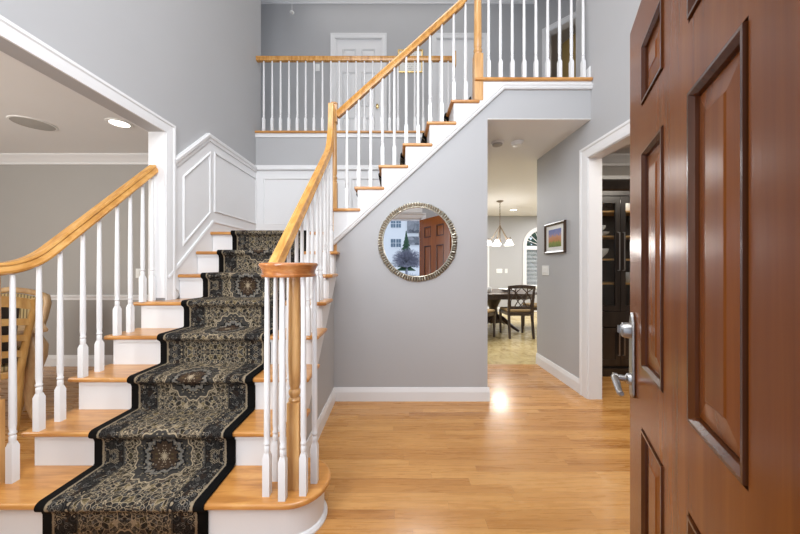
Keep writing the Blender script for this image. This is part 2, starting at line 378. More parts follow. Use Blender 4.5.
for n, cx in ((1, W1), (2, W2)):
    wo = sempty('window_%d' % n, (cx, YK, WB))
    pr = [(0, 0), (0, .03), (.03, .035), (.09, .022), (.09, 0)]
    pts = [(x, YK, z) for x, z in arch(cx, WW, WB, WS)]
    MB().sweep(pts, (0, -1, 0), pr, True).build('window_casing', 'white', wo)
    fr = MB()
    fr.sweep([(x, YK + .05, z) for x, z in arch(cx, WW - .02, WB + .02, WS)], (0, -1, 0), [(0, 0), (0, .05), (.04, .05), (.04, 0)], True)
    fr.box(cx - WW, cx + WW, YK + .01, YK + .06, WS - .10, WS)
    fr.box(cx - .02, cx + .02, YK + .01, YK + .05, WB, WS)
    for i in range(1, 8):
        a = pi * i / 8
        fr.tube([(cx, YK + .04, WS), (cx + (WW - .03) * math.cos(a), YK + .04, WS + (WW - .03) * math.sin(a))], .009, 6)
    fr.lathe([(.10, -.02), (.10, .02)], (cx, YK + .04, WS), 20, 'y')
    fr.build('window_frame', 'white', wo)
    bl = MB()
    for i in range(26):
        z = WB + .05 + i * .037
        for a, b in ((cx - WW + .05, cx - .03), (cx + .03, cx + WW - .05)):
            bl.extrude([(a, YK + .045, z), (a, YK + .09, z + .012), (a, YK + .09, z + .015), (a, YK + .045, z + .003)], (b - a, 0, 0))
    bl.build('blind', 'white', wo)
    g = arch(cx, WW - .02, WB + .02, WS)
    MB().extrude([(x, YK + .11, z) for x, z in g], (0, .006, 0)).build('pane', 'glass', wo)
struct(B(.849, XR, YM + .002, 3.851, 2.612, 2.62).build('ceiling_hall', 'ceiling'))
# upper storey
struct(MB().extrude([(.76, YM + .11, 2.62), (XR, YM + .11, 2.62), (XR, 3.851, 2.62), (4.2, 3.851, 2.62), (4.2, 5.1, 2.62), (-3.2, 5.1, 2.62), (-3.2, YB + .12, 2.62), (.76, YB + .12, 2.62)], (0, 0, UP - 2.62 - .002)).build('floor_gallery', 'ceiling'))
struct(B(-3.2, 4.3, 5.1, 7.2, 2.75, UP - .002).build('floor_bedroom', 'floor'))
struct(B(XR + .12, 4.2, 3.03, 3.85, 2.75, UP - .002).build('floor_gallery_side', 'floor'))
struct(B(-6.1, 5.1, .05, 7.2, 5.70, 5.82).build('ceiling', 'ceiling'))
Y2 = 4.96
hw = MB()
D1, D2 = (-.617, .39), (1.05, .39)          # door centre, half width of the opening
for a, b, z0, z1 in ((-3.2, D1[0] - D1[1], UP, 5.75), (D1[0] - D1[1], D1[0] + D1[1], UP + 2.03, 5.75), (D1[0] + D1[1], D2[0] - D2[1], UP, 5.75),
                     (D2[0] - D2[1], D2[0] + D2[1], UP + 2.03, 5.75), (D2[0] + D2[1], 2.30, UP, 5.75)):
    hw.box(a, b, Y2, Y2 + .12, z0, z1)
struct(hw.build('wall_gallery', 'wall'))
struct(B(-3.3, -3.2, YB, Y2 + .1, UP, 5.75).build('wall_gallery_left', 'wall'))
# angled wall with doorway at the gallery's far corner
ax, ay = Vector((.7071, -.7071, 0)), Vector((.7071, .7071, 0)); A0 = Vector((2.30, Y2, 0))
def awall(mb, s0, s1, z0, z1, d0=0.0, d1=.12):
    q = [A0 + ax * s0 + ay * d0, A0 + ax * s1 + ay * d0, A0 + ax * s1 + ay * d1, A0 + ax * s0 + ay * d1]
    mb.extrude([p + V(0, 0, z0) for p in q], (0, 0, z1 - z0))
aw = MB(); awall(aw, 0, .19, UP, 5.75); awall(aw, .19, .97, UP + 2.03, 5.75); awall(aw, .97, 2.6, UP, 5.75)
struct(aw.build('wall_gallery_corner', 'wall'))
struct(B(1.5, 4.3, 7.1, 7.2, UP, 5.75).build('wall_bedroom', 'wall_dining'))
struct(B(4.2, 4.3, 3.03, 7.1, UP, 5.75).build('wall_bedroom_right', 'wall_dining'))
struct(B(2.2, 2.3, Y2 + .12, 7.1, UP, 5.75).build('wall_bedroom_left', 'wall_dining'))

# ------------------------------------------------------------------ trim
CAS = [(0, 0), (0, .012), (.03, .016), (.060, .018), (.068, .024), (.085, .024), (.085, 0)]    # a: outwards, b: off the wall
def casing(name, path, N, prof=CAS, flip=False):
    return struct(MB().sweep(path, N, [((-a if flip else a), b) for a, b in prof]).build(name, 'white'))
# left opening: header + jamb, foyer side and dining side
t1 = sempty('trim_1', (XL, 2.36, 0))
MB().sweep([(XL, .40, 2.30), (XL, 2.352, 2.30), (XL, 2.352, .90)], (1, 0, 0), CAS).build('casing', 'white', t1)
MB().sweep([(XL - .12, .40, 2.30), (XL - .12, 2.352, 2.30), (XL - .12, 2.352, 0)], (-1, 0, 0), [(-a, b) for a, b in CAS]).build('casing', 'white', t1)
B(XL - .122, XL + .002, 2.345, 2.36, 1.0, 2.30).build('jamb', 'white', t1)
# right doorway
t2 = sempty('trim_2', (XR, 2.8, 0))
CASR = [(0, 0), (0, .012), (.03, .016), (.075, .018), (.085, .024), (.105, .024), (.105, 0)]
MB().sweep([(XR, 2.82, 0), (XR, 2.82, 2.27), (XR, 1.30, 2.27), (XR, 1.30, 0)], (-1, 0, 0), CASR).build('casing', 'white', t2)
jb = MB(); jb.box(XR - .002, XR + .122, 2.812, 2.832, 0, 2.275); jb.box(XR - .002, XR + .122, 1.30, 1.315, 0, 2.275); jb.box(XR - .002, XR + .122, 1.315, 2.812, 2.262, 2.28)
jb.build('jamb', 'white', t2)
# baseboards
BASE = [(0, 0), (.016, 0), (.016, .085), (.010, .11), (.006, .125), (0, .125)]
def baseboard(name, p0, p1, out, h=1.0, prof=BASE):
    p0, p1, out = Vector(p0), Vector(p1), Vector(out)
    R = [[p + out * a + V(0, 0, b * h) for a, b in prof] for p in (p0, p1)]
    return struct(MB().loft(R).build(name, 'white'))
baseboard('baseboard_stair', (-.575, YM, 0), (.865, YM, 0), (0, -1, 0))
baseboard('baseboard_stair_side', (-.575, 1.70, 0), (-.575, YM, 0), (1, 0, 0))
baseboard('baseboard_hall', (.849, YM, 0), (.849, 3.93, 0), (1, 0, 0))
baseboard('baseboard_right', (XR, 2.925, 0), (XR, 3.85, 0), (-1, 0, 0), 1.1)
baseboard('baseboard_dining', (-6, 3.75, 0), (XL - .12, 3.75, 0), (0, -1, 0), 1.1)
baseboard('baseboard_gallery', (XR, 2.79, UP), (XR, 3.02, UP), (-1, 0, 0))
baseboard('baseboard_study', (XR + .12, 3.75, 0), (5, 3.75, 0), (0, -1, 0))
baseboard('baseboard_kitchen', (-2, YK, 0), (6.1, YK, 0), (0, -1, 0))
CHAIR = [(0, -.03), (.012, -.03), (.016, 0), (.028, .015), (.028, .03), (0, .035)]
baseboard('trim_3', (-6, 3.75, .855), (XL - .12, 3.75, .855), (0, -1, 0), 1, CHAIR)
CROWN = [(0, -.12), (.012, -.12), (.016, -.095), (.05, -.055), (.085, -.025), (.095, -.012), (.095, 0), (0, 0)]
baseboard('trim_4', (-6, 3.75, 2.625), (XL - .12, 3.75, 2.625), (0, -1, 0), .9, CROWN)
baseboard('trim_5', (XR + .12, 3.75, 2.62), (5, 3.75, 2.62), (0, -1, 0), 1, CROWN)
baseboard('trim_6', (-3.2, Y2, 5.70), (2.30, Y2, 5.70), (0, -1, 0), 1, CROWN)
# wainscot on the landing walls
wz = 2.50
t7 = sempty('trim_7', (XL, 3.2, 1.6))
def lw(y, z, d=0.0): return (XL + d, y, z)
MB().extrude([lw(2.436, .95), lw(2.436, 2.10), lw(2.873, wz), lw(YB, wz), lw(YB, 1.5), lw(3.0, 1.5)], (.008, 0, 0)).build('wainscot_panel', 'white', t7)
CAP = [(-.045, 0), (-.045, .018), (-.02, .022), (-.01, .032), (.012, .036), (.020, .030), (.020, 0)]
MB().sweep([lw(2.436, 2.10), lw(2.873, wz), lw(YB, wz)], (1, 0, 0), CAP).build('cap_moulding', 'white', t7)
PM = [(0, .006), (0, .016), (.007, .020), (.016, .014), (.016, .006)]
for q in ([(2.55, 1.455), (2.55, 2.005), (2.895, 2.325), (2.895, 1.77)], [(2.985, 1.80), (2.985, 2.365), (3.845, 2.365), (3.845, 1.80)]):
    MB().sweep([lw(y, z) for y, z in q], (1, 0, 0), PM, True).build('panel_moulding', 'white', t7)
MB().sweep([lw(2.36, 1.165), lw(2.945, 1.70)], (1, 0, 0), [(-.62, .0), (-.62, .016), (-.025, .016), (-.018, .024), (0, .02), (0, 0)]).build('skirt_board', 'white', t7)
MB().sweep([lw(2.945, 1.70), lw(YB, 1.70)], (1, 0, 0), [(-.13, 0), (-.13, .013), (-.03, .013), (-.02, .021), (0, .017), (0, 0)]).build('skirt_board', 'white', t7)
t8 = sempty('trim_8', (-.7, YB, 1.6))
B(XL, .30, YB - .008, YB, 1.5, wz).build('wainscot_panel', 'white', t8)
MB().sweep([(XL, YB, wz), (.30, YB, wz)], (0, -1, 0), [(-a, b) for a, b in CAP][::-1]).build('cap_moulding', 'white', t8)
for a, b in ((-1.69, -.66), (-.56, .22)):
    MB().sweep([(a, YB, 1.80), (a, YB, 2.365), (b, YB, 2.365), (b, YB, 1.80)], (0, -1, 0), PM, True).build('panel_moulding', 'white', t8)
MB().sweep([(XL, YB, 1.70), (-.6, YB, 1.70)], (0, -1, 0), [(0, 0), (0, .02), (.02, .022), (.03, .016), (.11, .016), (.11, 0)]).build('skirt_board', 'white', t8)

# ------------------------------------------------------------------ doors
def panel_rings(x0, x1, z0, z1, y, sgn, rec=.009, mould=.018, raise_=.050):
    def rect(i, d): return [(x0 + i, y - sgn * d, z0 + i), (x1 - i, y - sgn * d, z0 + i), (x1 - i, y - sgn * d, z1 - i), (x0 + i, y - sgn * d, z1 - i)]
    a = [rect(0, 0), rect(.0005, .012), rect(.004, .012), rect(.005, -.004), rect(.011, -.004), rect(mould, .004), rect(mould + .001, rec + .003)]
    b = [rect(mould + .001, rec + .003), rect(mould + .006, rec), rect(mould + raise_, rec * .35), rect(mould + raise_ + .003, rec * .1)]
    return a, b
def door_leaf(root, W, T, H, cols, rows, mat, z0=0.0, x0=0.0, y1=0.0, mould_mat=None):
    """leaf in plane: x0..x0+W, front face y1, back y1-T. cols/rows: (start,end) pairs of panels."""
    fr = MB(); xs = [x0] + [x0 + v for c in cols for v in c] + [x0 + W]
    for i in range(0, len(xs), 2): fr.box(xs[i], xs[i + 1], y1 - T, y1, z0, z0 + H)
    zs = [0] + [v for r in rows for v in r] + [H]
    for c in cols:
        for i in range(0, len(zs), 2): fr.box(x0 + c[0], x0 + c[1], y1 - T, y1, z0 + zs[i], z0 + zs[i + 1])
    fr.build('leaf_frame', mat, root)
    for c in cols:
        for r in rows:
            p, q = MB(), MB()
            for yy, sg in ((y1, 1), (y1 - T, -1)):
                ra, rb = panel_rings(x0 + c[0], x0 + c[1], z0 + r[0], z0 + r[1], yy, sg)
                p.loft(rb, False); p.add(rb[-1], [(0, 1, 2, 3)]); q.loft(ra, False)
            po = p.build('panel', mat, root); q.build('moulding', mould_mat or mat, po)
# the open front door, hinged on the entry's right jamb
ROWS = [(.22, .755), (.930, 1.580), (1.715, 1.900)]
d1 = sempty('door_1')
tag(d1, 'mahogany six-panel front door standing open beside the hall', 'door')
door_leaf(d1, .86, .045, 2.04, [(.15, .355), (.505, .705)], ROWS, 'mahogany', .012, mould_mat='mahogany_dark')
pl = MB()
PL = [(-.024, .835), (-.016, .82), (.016, .82), (.024, .835), (.024, 1.065), (.014, 1.085), (.0, 1.10), (-.014, 1.085), (-.024, 1.065)]
pl.extrude([(.80 + x, 0, z) for x, z in PL], (0, .010, 0))
hp = pl.build('handle_plate', 'nickel', d1, bevel=.004)
MB().lathe([(.026, .010), (.026, .018), (.023, .032), (.017, .036), (.0, .037)], (.80, 0, 1.037), 24, 'y').box(.797, .803, .036, .045, 1.028, 1.052).build('deadbolt_knob', 'nickel', hp, True)
lv = MB().lathe([(.020, .010), (.018, .018), (.010, .024), (.010, .044), (.014, .046), (.014, .058), (.0, .060)], (.80, 0, .877), 20, 'y')
lv.tube([(.80, .052, .877), (.775, .054, .877), (.75, .054, .870), (.725, .053, .860), (.705, .052, .857), (.69, .051, .862)], [.011, .011, .010, .009, .009, .006], 12)
lv.build('lever', 'nickel', hp, True)
hg = [MB().lathe([(.008, z - .05), (.008, z + .05)], (-.004, .004, 0), 10).build('hinge', 'nickel', d1, True) for z in (.28, 1.03, 1.80)]
d1.location = (.411, .276, 0); d1.rotation_euler = (0, 0, math.atan2(.8861, .4637))
# frame around the entry (seen in the round mirror)
t9 = sempty('trim_9', (0, .22, 0))
MB().sweep([(-.5, .22, 0), (-.5, .22, 2.1), (.445, .22, 2.1), (.445, .22, 0)], (0, 1, 0), [(-a, b) for a, b in CAS]).build('casing', 'white', t9)
B(-.52, .465, .20, .25, 2.19, 2.30).build('head_board', 'white', t9)
fj = MB(); fj.box(-.5, -.48, .05, .22, 0, 2.1); fj.box(.425, .445, .05, .22, 0, 2.1); fj.box(-.5, .445, .05, .22, 2.075, 2.1); fj.build('jamb', 'white', t9)
# two white panelled doors upstairs
for k, (cx, hw_), lab in ((2, D1, 'white six-panel door with a brass knob behind the back gallery railing'), (3, D2, 'plain white door partly behind the tall stair-top newel')):
    dr = sempty('door_%d' % k, (cx, Y2, UP)); tag(dr, lab, 'door')
    x0 = cx - .37
    if k == 2:
        door_leaf(dr, .74, .035, 2.02, [(.10, .325), (.415, .64)], [(.20, .72), (.90, 1.48), (1.63, 1.86)], 'white', UP + .01, x0, Y2 + .055)
        # the visible (camera) side is the lower-y face of the leaf
        MB().lathe([(.024, 0), (.024, -.008), (.010, -.012), (.010, -.035), (.026, -.045), (.026, -.06), (.0, -.068)], (cx + .31, Y2 + .02, UP + .90), 16, 'y').build('knob', 'brass', dr, True)
    else:
        B(x0, x0 + .74, Y2 + .02, Y2 + .055, UP + .01, UP + 2.03).build('leaf', 'white', dr)
        MB().lathe([(.024, 0), (.010, -.012), (.010, -.035), (.026, -.045), (.026, -.06), (.0, -.068)], (cx - .31, Y2 + .02, UP + .90), 16, 'y').build('knob', 'brass', dr, True)
    MB().sweep([(cx - .39, Y2, UP), (cx - .39, Y2, UP + 2.03), (cx + .39, Y2, UP + 2.03), (cx + .39, Y2, UP)], (0, -1, 0), [(a * .85, b) for a, b in CAS][::-1]).build('casing', 'white', dr)
    j = MB(); j.box(cx - .39, cx - .37, Y2, Y2 + .1, UP, UP + 2.03); j.box(cx + .37, cx + .39, Y2, Y2 + .1, UP, UP + 2.03); j.box(cx - .39, cx + .39, Y2, Y2 + .1, UP + 2.025, UP + 2.03)
    j.build('jamb', 'white', dr)
# bedroom doorway in the angled corner, its ochre door standing open inwards
def aP(s, z, d=0.0): return A0 + ax * s + ay * d + V(0, 0, z)
t10 = sempty('trim_10', aP(.6, UP))
MB().sweep([aP(.19, UP), aP(.19, UP + 2.03), aP(.97, UP + 2.03), aP(.97, UP)], -ay, [(a * .85, b) for a, b in CAS]).build('casing', 'white', t10)
jj = MB(); awall(jj, .19, .21, UP, UP + 2.03, -.002, .122); awall(jj, .95, .97, UP, UP + 2.03, -.002, .122); awall(jj, .19, .97, UP + 2.02, UP + 2.03, -.002, .122); jj.build('jamb', 'white', t10)
d4 = sempty('door_4', tuple(aP(.95, UP, .12))); tag(d4, 'ochre door standing open inside the upstairs corner doorway', 'door')
hx = aP(.95, 0, .12); e = Vector((2.815, 5.05, 0)); dd = (e - hx); dd.normalize(); nn = Vector((dd.y, -dd.x, 0))
MB().extrude([hx + V(0, 0, UP + .01), hx + dd * .74 + V(0, 0, UP + .01), hx + dd * .74 + nn * .035 + V(0, 0, UP + .01), hx + nn * .035 + V(0, 0, UP + .01)], (0, 0, 2.01)).build('leaf', 'tan', d4, bevel=.003)

# ------------------------------------------------------------------ staircase
st = thing('staircase', 'white and oak staircase turning at a landing against the stairwell wall', 'staircase', (-1.2, 2.2, 0))
TH = .028
XA, XBR = -1.962, -.52              # lower flight: open ends of the treads
CX, CY, CR = -.50, 1.50, .17       # bullnose of the starting step
CXL = -1.98
def bull(r, x1, back):
    pts = [(CXL, CY - r), (CX, CY - r)]
    pts += [(CX + r * math.sin(a), CY - r * math.cos(a)) for a in [pi * i / 24 for i in range(1, 25)]]
    pts += [(CX - .06, back), (CXL + .06, back)]
    pts += [(CXL - r * math.sin(a), CY - r * math.cos(a)) for a in [pi - pi * i / 24 for i in range(0, 24)]]
    return pts
MB().extrude([(x, y, Z(1) - TH) for x, y in bull(CR, 0, CY + CR)], (0, 0, TH)).build('tread', 'oak', st, bevel=.011, seg=4)
MB().extrude([(x, y, 0) for x, y in bull(CR - .032, 0, CY + CR - .032)], (0, 0, Z(1) - TH)).build('riser', 'white', st)
sh = MB(); sh.sweep([(x, y, 0) for x, y in bull(CR - .032, 0, CY + CR - .032)], (0, 0, 1), [(0, 0), (-.016, 0), (-.016, .008), (-.008, .02), (0, .024)], True)
sh.build('shoe_moulding', 'white', st)
for n in range(2, 8):
    xa = XA if n <= 5 else XL + .02
    y0, y1, z = yn(n), yn(n + 1) + .03, Z(n)
    if n == 5:
        pts = [(XA, y0), (XBR, y0), (XBR, y1), (XL + .02, y1), (XL + .02, 2.343), (XA, 2.343)]
        MB().extrude([(x, y, z - TH) for x, y in pts], (0, 0, TH)).build('tread', 'oak', st, bevel=.011, seg=4)
    else:
        B(xa, XBR, y0, y1 + (.02 if n < 5 else 0), z - TH, z).build('tread', 'oak', st, bevel=.011, seg=4)
    B(-1.89 if n <= 5 else XL + .02, -.576, y0 + .03, y0 + .05, z - RISE, z - TH).build('riser', 'white', st)
    B(-1.89 if n <= 5 else XL + .02, -.576, y0 + .018, y0 + .03, z - TH - .018, z - TH).build('cove_moulding', 'white', st)
# landing
B(XL + .02, -.578, yn(8) + .03, yn(8) + .05, Z(7), Z(8) - TH).build('riser', 'white', st)
MB().extrude([(x, y, Z(8) - TH) for x, y in ((XL, yn(8)), (-.585, yn(8)), (-.585, YB), (XL, YB))], (0, 0, TH)).build('landing', 'oak', st, bevel=.009)
# closed sides of the lower flight
def saw(fn, n0, n1, low, back):
    pts = []
    for n in range(n0, n1 + 1):
        pts += [(fn(n) + .03, Z(n - 1) - (TH if n > n0 else 0)), (fn(n) + .03, Z(n) - TH)]
    return pts
pr = saw(yn, 2, 8, 0, 0)
pts = [(pr[0][0], 0.0)] + pr[1:] + [(2.93, Z(8) - TH), (2.93, 1.32), (2.93, RISE + .9 * (2.93 - YN1) - .37), (1.75, RISE + .9 * (1.75 - YN1) - .37), (1.62, 0)]
MB().extrude([(-.576, y, z) for y, z in pts if y <= 2.772 or True], (.02, 0, 0)).build('stringer', 'white', st)
pts = [(pr[0][0], 0.0)] + pr[1:8] + [(2.34, Z(5) - TH), (2.34, 0)]
MB().extrude([(-1.92, y, z) for y, z in pts], (.03, 0, 0)).build('stringer', 'white', st)
# upper flight
for n in range(9, 15):
    x0, x1, z = xn(n), xn(n + 1) + .055, Z(n)
    if n == 14: x1 = xn(15) + .045
    B(x0, x1, YM - .03, YB - .02, z - TH, z).build('tread', 'oak', st, bevel=.010, seg=4)
for n in range(9, 16):
    B(xn(n) + .03, xn(n) + .05, YM + .001, YB - .02, Z(n - 1), Z(n) - TH).build('riser', 'white', st)
pu = saw(xn, 9, 15, 0, 0)
x_a = pu[0][0]
def lowz(x): return 1.8 + .915 * (x + .607) - .375
xk = (2.895 - 1.8 + .375) / .915 - .607
pts = [(x_a, lowz(x_a))] + pu[:1] + pu[1:] + [(XR, UP - TH), (XR, 2.895), (xk, 2.895)]
MB().extrude([(x, YM - .012, z) for x, z in pts], (0, .012, 0)).build('stringer', 'white', st)
MB().sweep([(x_a, YM, lowz(x_a)), (xk, YM, 2.895), (XR, YM, 2.895)], (0, -1, 0), [(.035, .012), (.035, .022), (.022, .032), (.010, .024), (.004, .026), (-.010, .018), (-.010, 0), (.0, 0)]).build('stringer_moulding', 'white', st)
MB().extrude([(xn(9) + .05, 2.90, 1.40), (xn(15) + .05, 2.90, 2.62), (xn(15) + .05, 2.90, 2.75), (xn(9) + .05, 2.90, 1.55)], (0, 1.0, 0)).build('soffit', 'ceiling', st)
# nosing along both gallery edges
ng = B(xn(15), XR, YM - .035, YM + .07, UP - TH, UP).build('gallery_nosing', 'oak', st, bevel=.010, seg=4)
B(XL, .80, YB - .035, YB + .09, UP - TH, UP).build('gallery_nosing', 'oak', st, bevel=.010, seg=4)
B(XL, .76, YB - .012, YB, UP - TH - .05, UP - TH).build('gallery_fascia', 'white', st)

# ------------------------------------------------------------------ carpet runner
def runner(name, path, c0, c1, axis, lab):
    s = MB(); n = len(path); acc = [0.0]
    for i in range(1, n): acc.append(acc[-1] + math.hypot(path[i][0] - path[i - 1][0], path[i][1] - path[i - 1][1]))
    K = 6; uvs = []
    for i, (a, z) in enumerate(path):
        for k in range(K + 1):
            c = c0 + (c1 - c0) * k / K
            s.v.append((c, a, z) if axis == 'y' else (a, c, z)); uvs.append((abs(c1 - c0) * k / K, acc[i] + .11))
    for i in range(n - 1):
        for k in range(K): s.f.append((i * (K + 1) + k, i * (K + 1) + k + 1, (i + 1) * (K + 1) + k + 1, (i + 1) * (K + 1) + k))
    o = s.build(name, 'runner', None, True)
    me = o.data; ul = me.uv_layers.new(name='UVMap')
    for lp in me.loops: ul.data[lp.index].uv = uvs[lp.vertex_index]
    # make the face normals point out of the stair so the thickness grows inwards
    up = sum(p.normal.z for p in me.polygons)
    if up < 0:
        bm = bmesh.new(); bm.from_mesh(me); bmesh.ops.reverse_faces(bm, faces=bm.faces); bm.to_mesh(me); bm.free()
    m = o.modifiers.new('thickness', 'SOLIDIFY'); m.thickness = .010; m.offset = -1
    return tag(o, lab, 'carpet runner', 'patterned stair runners')
def stair_path(fn, n0, n1, first, last):
    T = .013; pts = [(first, Z(n0 - 1) + (T if n0 > 1 else .002))]
    for n in range(n0, n1 + 1):
        f = fn(n); z = Z(n); r = f + .030
        if n > n0 or n0 > 1: pts.append((r - T - .006, Z(n - 1) + T))
        pts += [(r - T, Z(n - 1) + T + .008), (r - T, z - TH - .030), (r - T - .006, z - TH - .012)]
        cz, cy, R = z - .010, f + .010, .026
        for a in range(-60, 91, 15):
            pts.append((cy - R * math.cos(math.radians(a)) - 0.0, cz + R * math.sin(math.radians(a)) * .9))
    pts.append((last, Z(n1) + T))
    return pts
RX0, RX1 = -1.59, -.85
def ynr(n): return 1.332 if n == 1 else yn(n)
p_ = stair_path(ynr, 1, 8, 1.349, 3.70); p_ = p_[1:]
p_[0] = (p_[0][0], .002)
runner('carpet_runner', p_, RX0, RX1, 'y', 'black-bordered oriental runner down the lower flight of stairs')
runner('carpet_runner', stair_path(xn, 9, 14, -.84, xn(15) + .028) [0:-1] + [(xn(15) + .015, Z(14) + .013), (xn(15) + .017, Z(14) + .021), (xn(15) + .017, Z(15) - TH)], 3.02, 3.76, 'x', 'black-edged runner seen end-on between balusters of the upper flight')

# ------------------------------------------------------------------ balustrades
def baluster(x, y, z0, z1, parent, block=.175, h=.0160):
    m = MB()
    c = .007
    def sq(hh, z):
        return [(x - hh, y - hh, z), (x + hh, y - hh, z), (x + hh, y + hh, z), (x - hh, y + hh, z)]
    m.loft([sq(h, z0), sq(h, z0 + block), sq(h * .62, z0 + block + .022)])
    zb = z0 + block + .018; H = z1 - zb
    m.lathe([(.0120, 0), (.0135, .015), (.0135, .032), (.0105, .037), (.0145, .042), (.0145, .050), (.0115, .055), (.0142, .085), (.0138, H * .35), (.0098, H)], (x, y, zb), 12)
    return m.build('baluster', 'white', parent, True)
RP = [(-.030, .022), (-.018, .026), (-.010, .020), (.006, .026), (.012, .031), (.022, .029), (.030, .018), (.033, 0), (.030, -.018), (.022, -.029), (.012, -.031), (.006, -.026), (-.010, -.020), (-.018, -.026), (-.030, -.022)]
def newel(m, x, y, z0, z1, h, zr, top, r=.026):
    """square base z0..zr, turned rings, round shaft, square top block"""
    m.box(x - h, x + h, y - h, y + h, z0, zr)
    prof = [(h * .9, zr), (h * 1.0, zr + .012), (h * .75, zr + .022), (h * .98, zr + .040), (h * .98, zr + .052), (h * .72, zr + .062), (h * .9, zr + .085), (r, zr + .20), (r * .9, z1)]
    m.lathe(prof, (x, y, 0), 20)
    if top:
        m.box(x - h, x + h, y - h, y + h, z1 - .01, top); m.lathe([(h * .8, top), (h * 1.15, top + .008), (h * 1.15, top + .018), (h * .5, top + .026), (0.0, top + .028)], (x, y, 0), 20)
def smooth_path(pts, r=.10, k=7):
    out = [Vector(pts[0])]
    for i in range(1, len(pts) - 1):
        p, a, b = Vector(pts[i]), Vector(pts[i - 1]), Vector(pts[i + 1])
        rr = min(r, (p - a).length * .48, (b - p).length * .48)
        s, e_ = p + (a - p).normalized() * rr, p + (b - p).normalized() * rr
        for j in range(k + 1):
            t = j / k; out.append(s * (1 - t) ** 2 + p * 2 * t * (1 - t) + e_ * t ** 2)
    return out + [Vector(pts[-1])]
def rz(y): return 1.09 + .9 * (y - YN1)
def volute(m, cx, cy, R):
    m.lathe([(R * .80, 1.198), (R * .90, 1.200), (R * .93, 1.206), (R * .93, 1.212), (R * .89, 1.215), (R * .90, 1.228), (R * .97, 1.246), (R, 1.252), (R, 1.258), (R * .97, 1.264), (R * .85, 1.266)], (cx, cy, 0), 48)
# lower flight, wall-mirror side
XRL = -.610
def xr(y): return -.615 + .025 * (y - 1.46) / 1.2      # the rail leans very slightly towards the landing post
g1 = thing('stair_railing', 'oak handrail railing with round volute end beside the mirror wall', 'railing', (XRL, 2.0, .2))
MB().sweep(smooth_path([(xr(1.46), 1.46, 1.234), (xr(1.5), 1.50, 1.234), (xr(2.63), 2.63, rz(2.63)), (xr(2.7), 2.715, 2.46), (xr(2.7), 2.735, 2.72)], .09), (-1, 0, 0), RP).build('handrail', 'oak_rail', g1, True)
m = MB(); volute(m, -.510, 1.43, .134); m.build('volute_cap', 'volute', g1, True)
m = MB(); newel(m, -.488, 1.445, Z(1), 1.20, .0285, .60, None, .030); m.build('newel_post', 'oak_up', g1, True)
for x, y in ((-.598, 1.392), (-.515, 1.365), (-.430, 1.396), (-.400, 1.475), (-.598, 1.49)):
    baluster(x, y, Z(1), 1.205, g1)
for n in range(2, 8):
    for d in (.022, .122):
        y = yn(n) + d
        if y < 2.76: baluster(xr(y) + .008, y, Z(n), rz(y) - .028, g1)
# lower flight, dining side
XLL = -1.887
g2 = thing('stair_railing', 'oak handrail railing with white balusters beside the dining room', 'railing', (XLL, 1.9, .2))
MB().sweep(smooth_path([(XLL, 1.24, 1.234), (XLL, 1.53, 1.234), (XLL, 2.345, rz(2.345) + .02)], .16, 10), (-1, 0, 0), RP).build('handrail', 'oak_rail', g2, True)
m = MB(); volute(m, -1.985, 1.33, .105); m.build('volute_cap', 'volute', g2, True)
m = MB(); newel(m, -1.948, 1.445, Z(1), 1.20, .0285, .60, None, .030); m.build('newel_post', 'oak_up', g2, True)
baluster(-1.885, 1.475, Z(1), 1.205, g2)
for n in range(2, 6):
    for d in (.022, .122):
        y = yn(n) + d
        if n == 5: y = (2.235, 2.322)[d > .1]
        baluster(XLL, y, Z(n), rz(y) - .02, g2)
# upper flight
YRU = 2.812
g3 = thing('stair_railing', 'rising oak railing of the upper flight above the round mirror', 'railing', (0, YRU, 1.8))
def ru(x): return 2.655 + .9 * (x + .56)
MB().sweep(smooth_path([(-.556, YRU, ru(-.556)), (.64, YRU, ru(.64)), (.705, YRU, 4.0), (.74, YRU, 4.0)], .07), (0, -1, 0), RP).build('handrail', 'oak_rail', g3, True)
m = MB(); newel(m, -.580, YRU, 1.38, 2.60, .030, 2.03, 2.755, .027); m.build('newel_post', 'oak_up', g3, True)
m = MB(); newel(m, .765, YRU - .006, Z(14), 3.92, .040, 3.215, 4.10, .036); m.build('newel_post', 'oak_up', g3, True)
for n in range(9, 15):
    for d in (.036, .147):
        if n > 9 or d > .1: baluster(xn(n) + d, YRU, Z(n), ru(xn(n) + d) - .03, g3)
# gallery railings
g4 = thing('gallery_railing', 'white baluster railing between tall newel and right foyer wall upstairs', 'railing', (1.3, YRU, UP))
B(.79, XR, YRU - .03, YRU + .03, 3.965, 4.02).build('handrail', 'oak', g4, bevel=.015, seg=3)
for i in range(9):
    baluster(.868 + i * .1108, YRU, UP, 3.97, g4)
YRG = YB + .03
g5 = thing('gallery_railing', 'level back gallery railing in front of the white six-panel door', 'railing', (-.5, YRG, UP))
MB().sweep([(XL, YRG, 3.94), (.735, YRG, 3.94)], (0, -1, 0), RP).build('handrail', 'oak_rail', g5, True)
B(.735, .775, YRG - .045, YRG + .045, 3.83, 4.02).build('rail_end_block', 'oak_up', g5, bevel=.006)
for i in range(24):
    x = (263.8 - 396) / 300 * YRG + i * .1090
    if x < .74: baluster(x, YRG, UP, 3.915, g5)

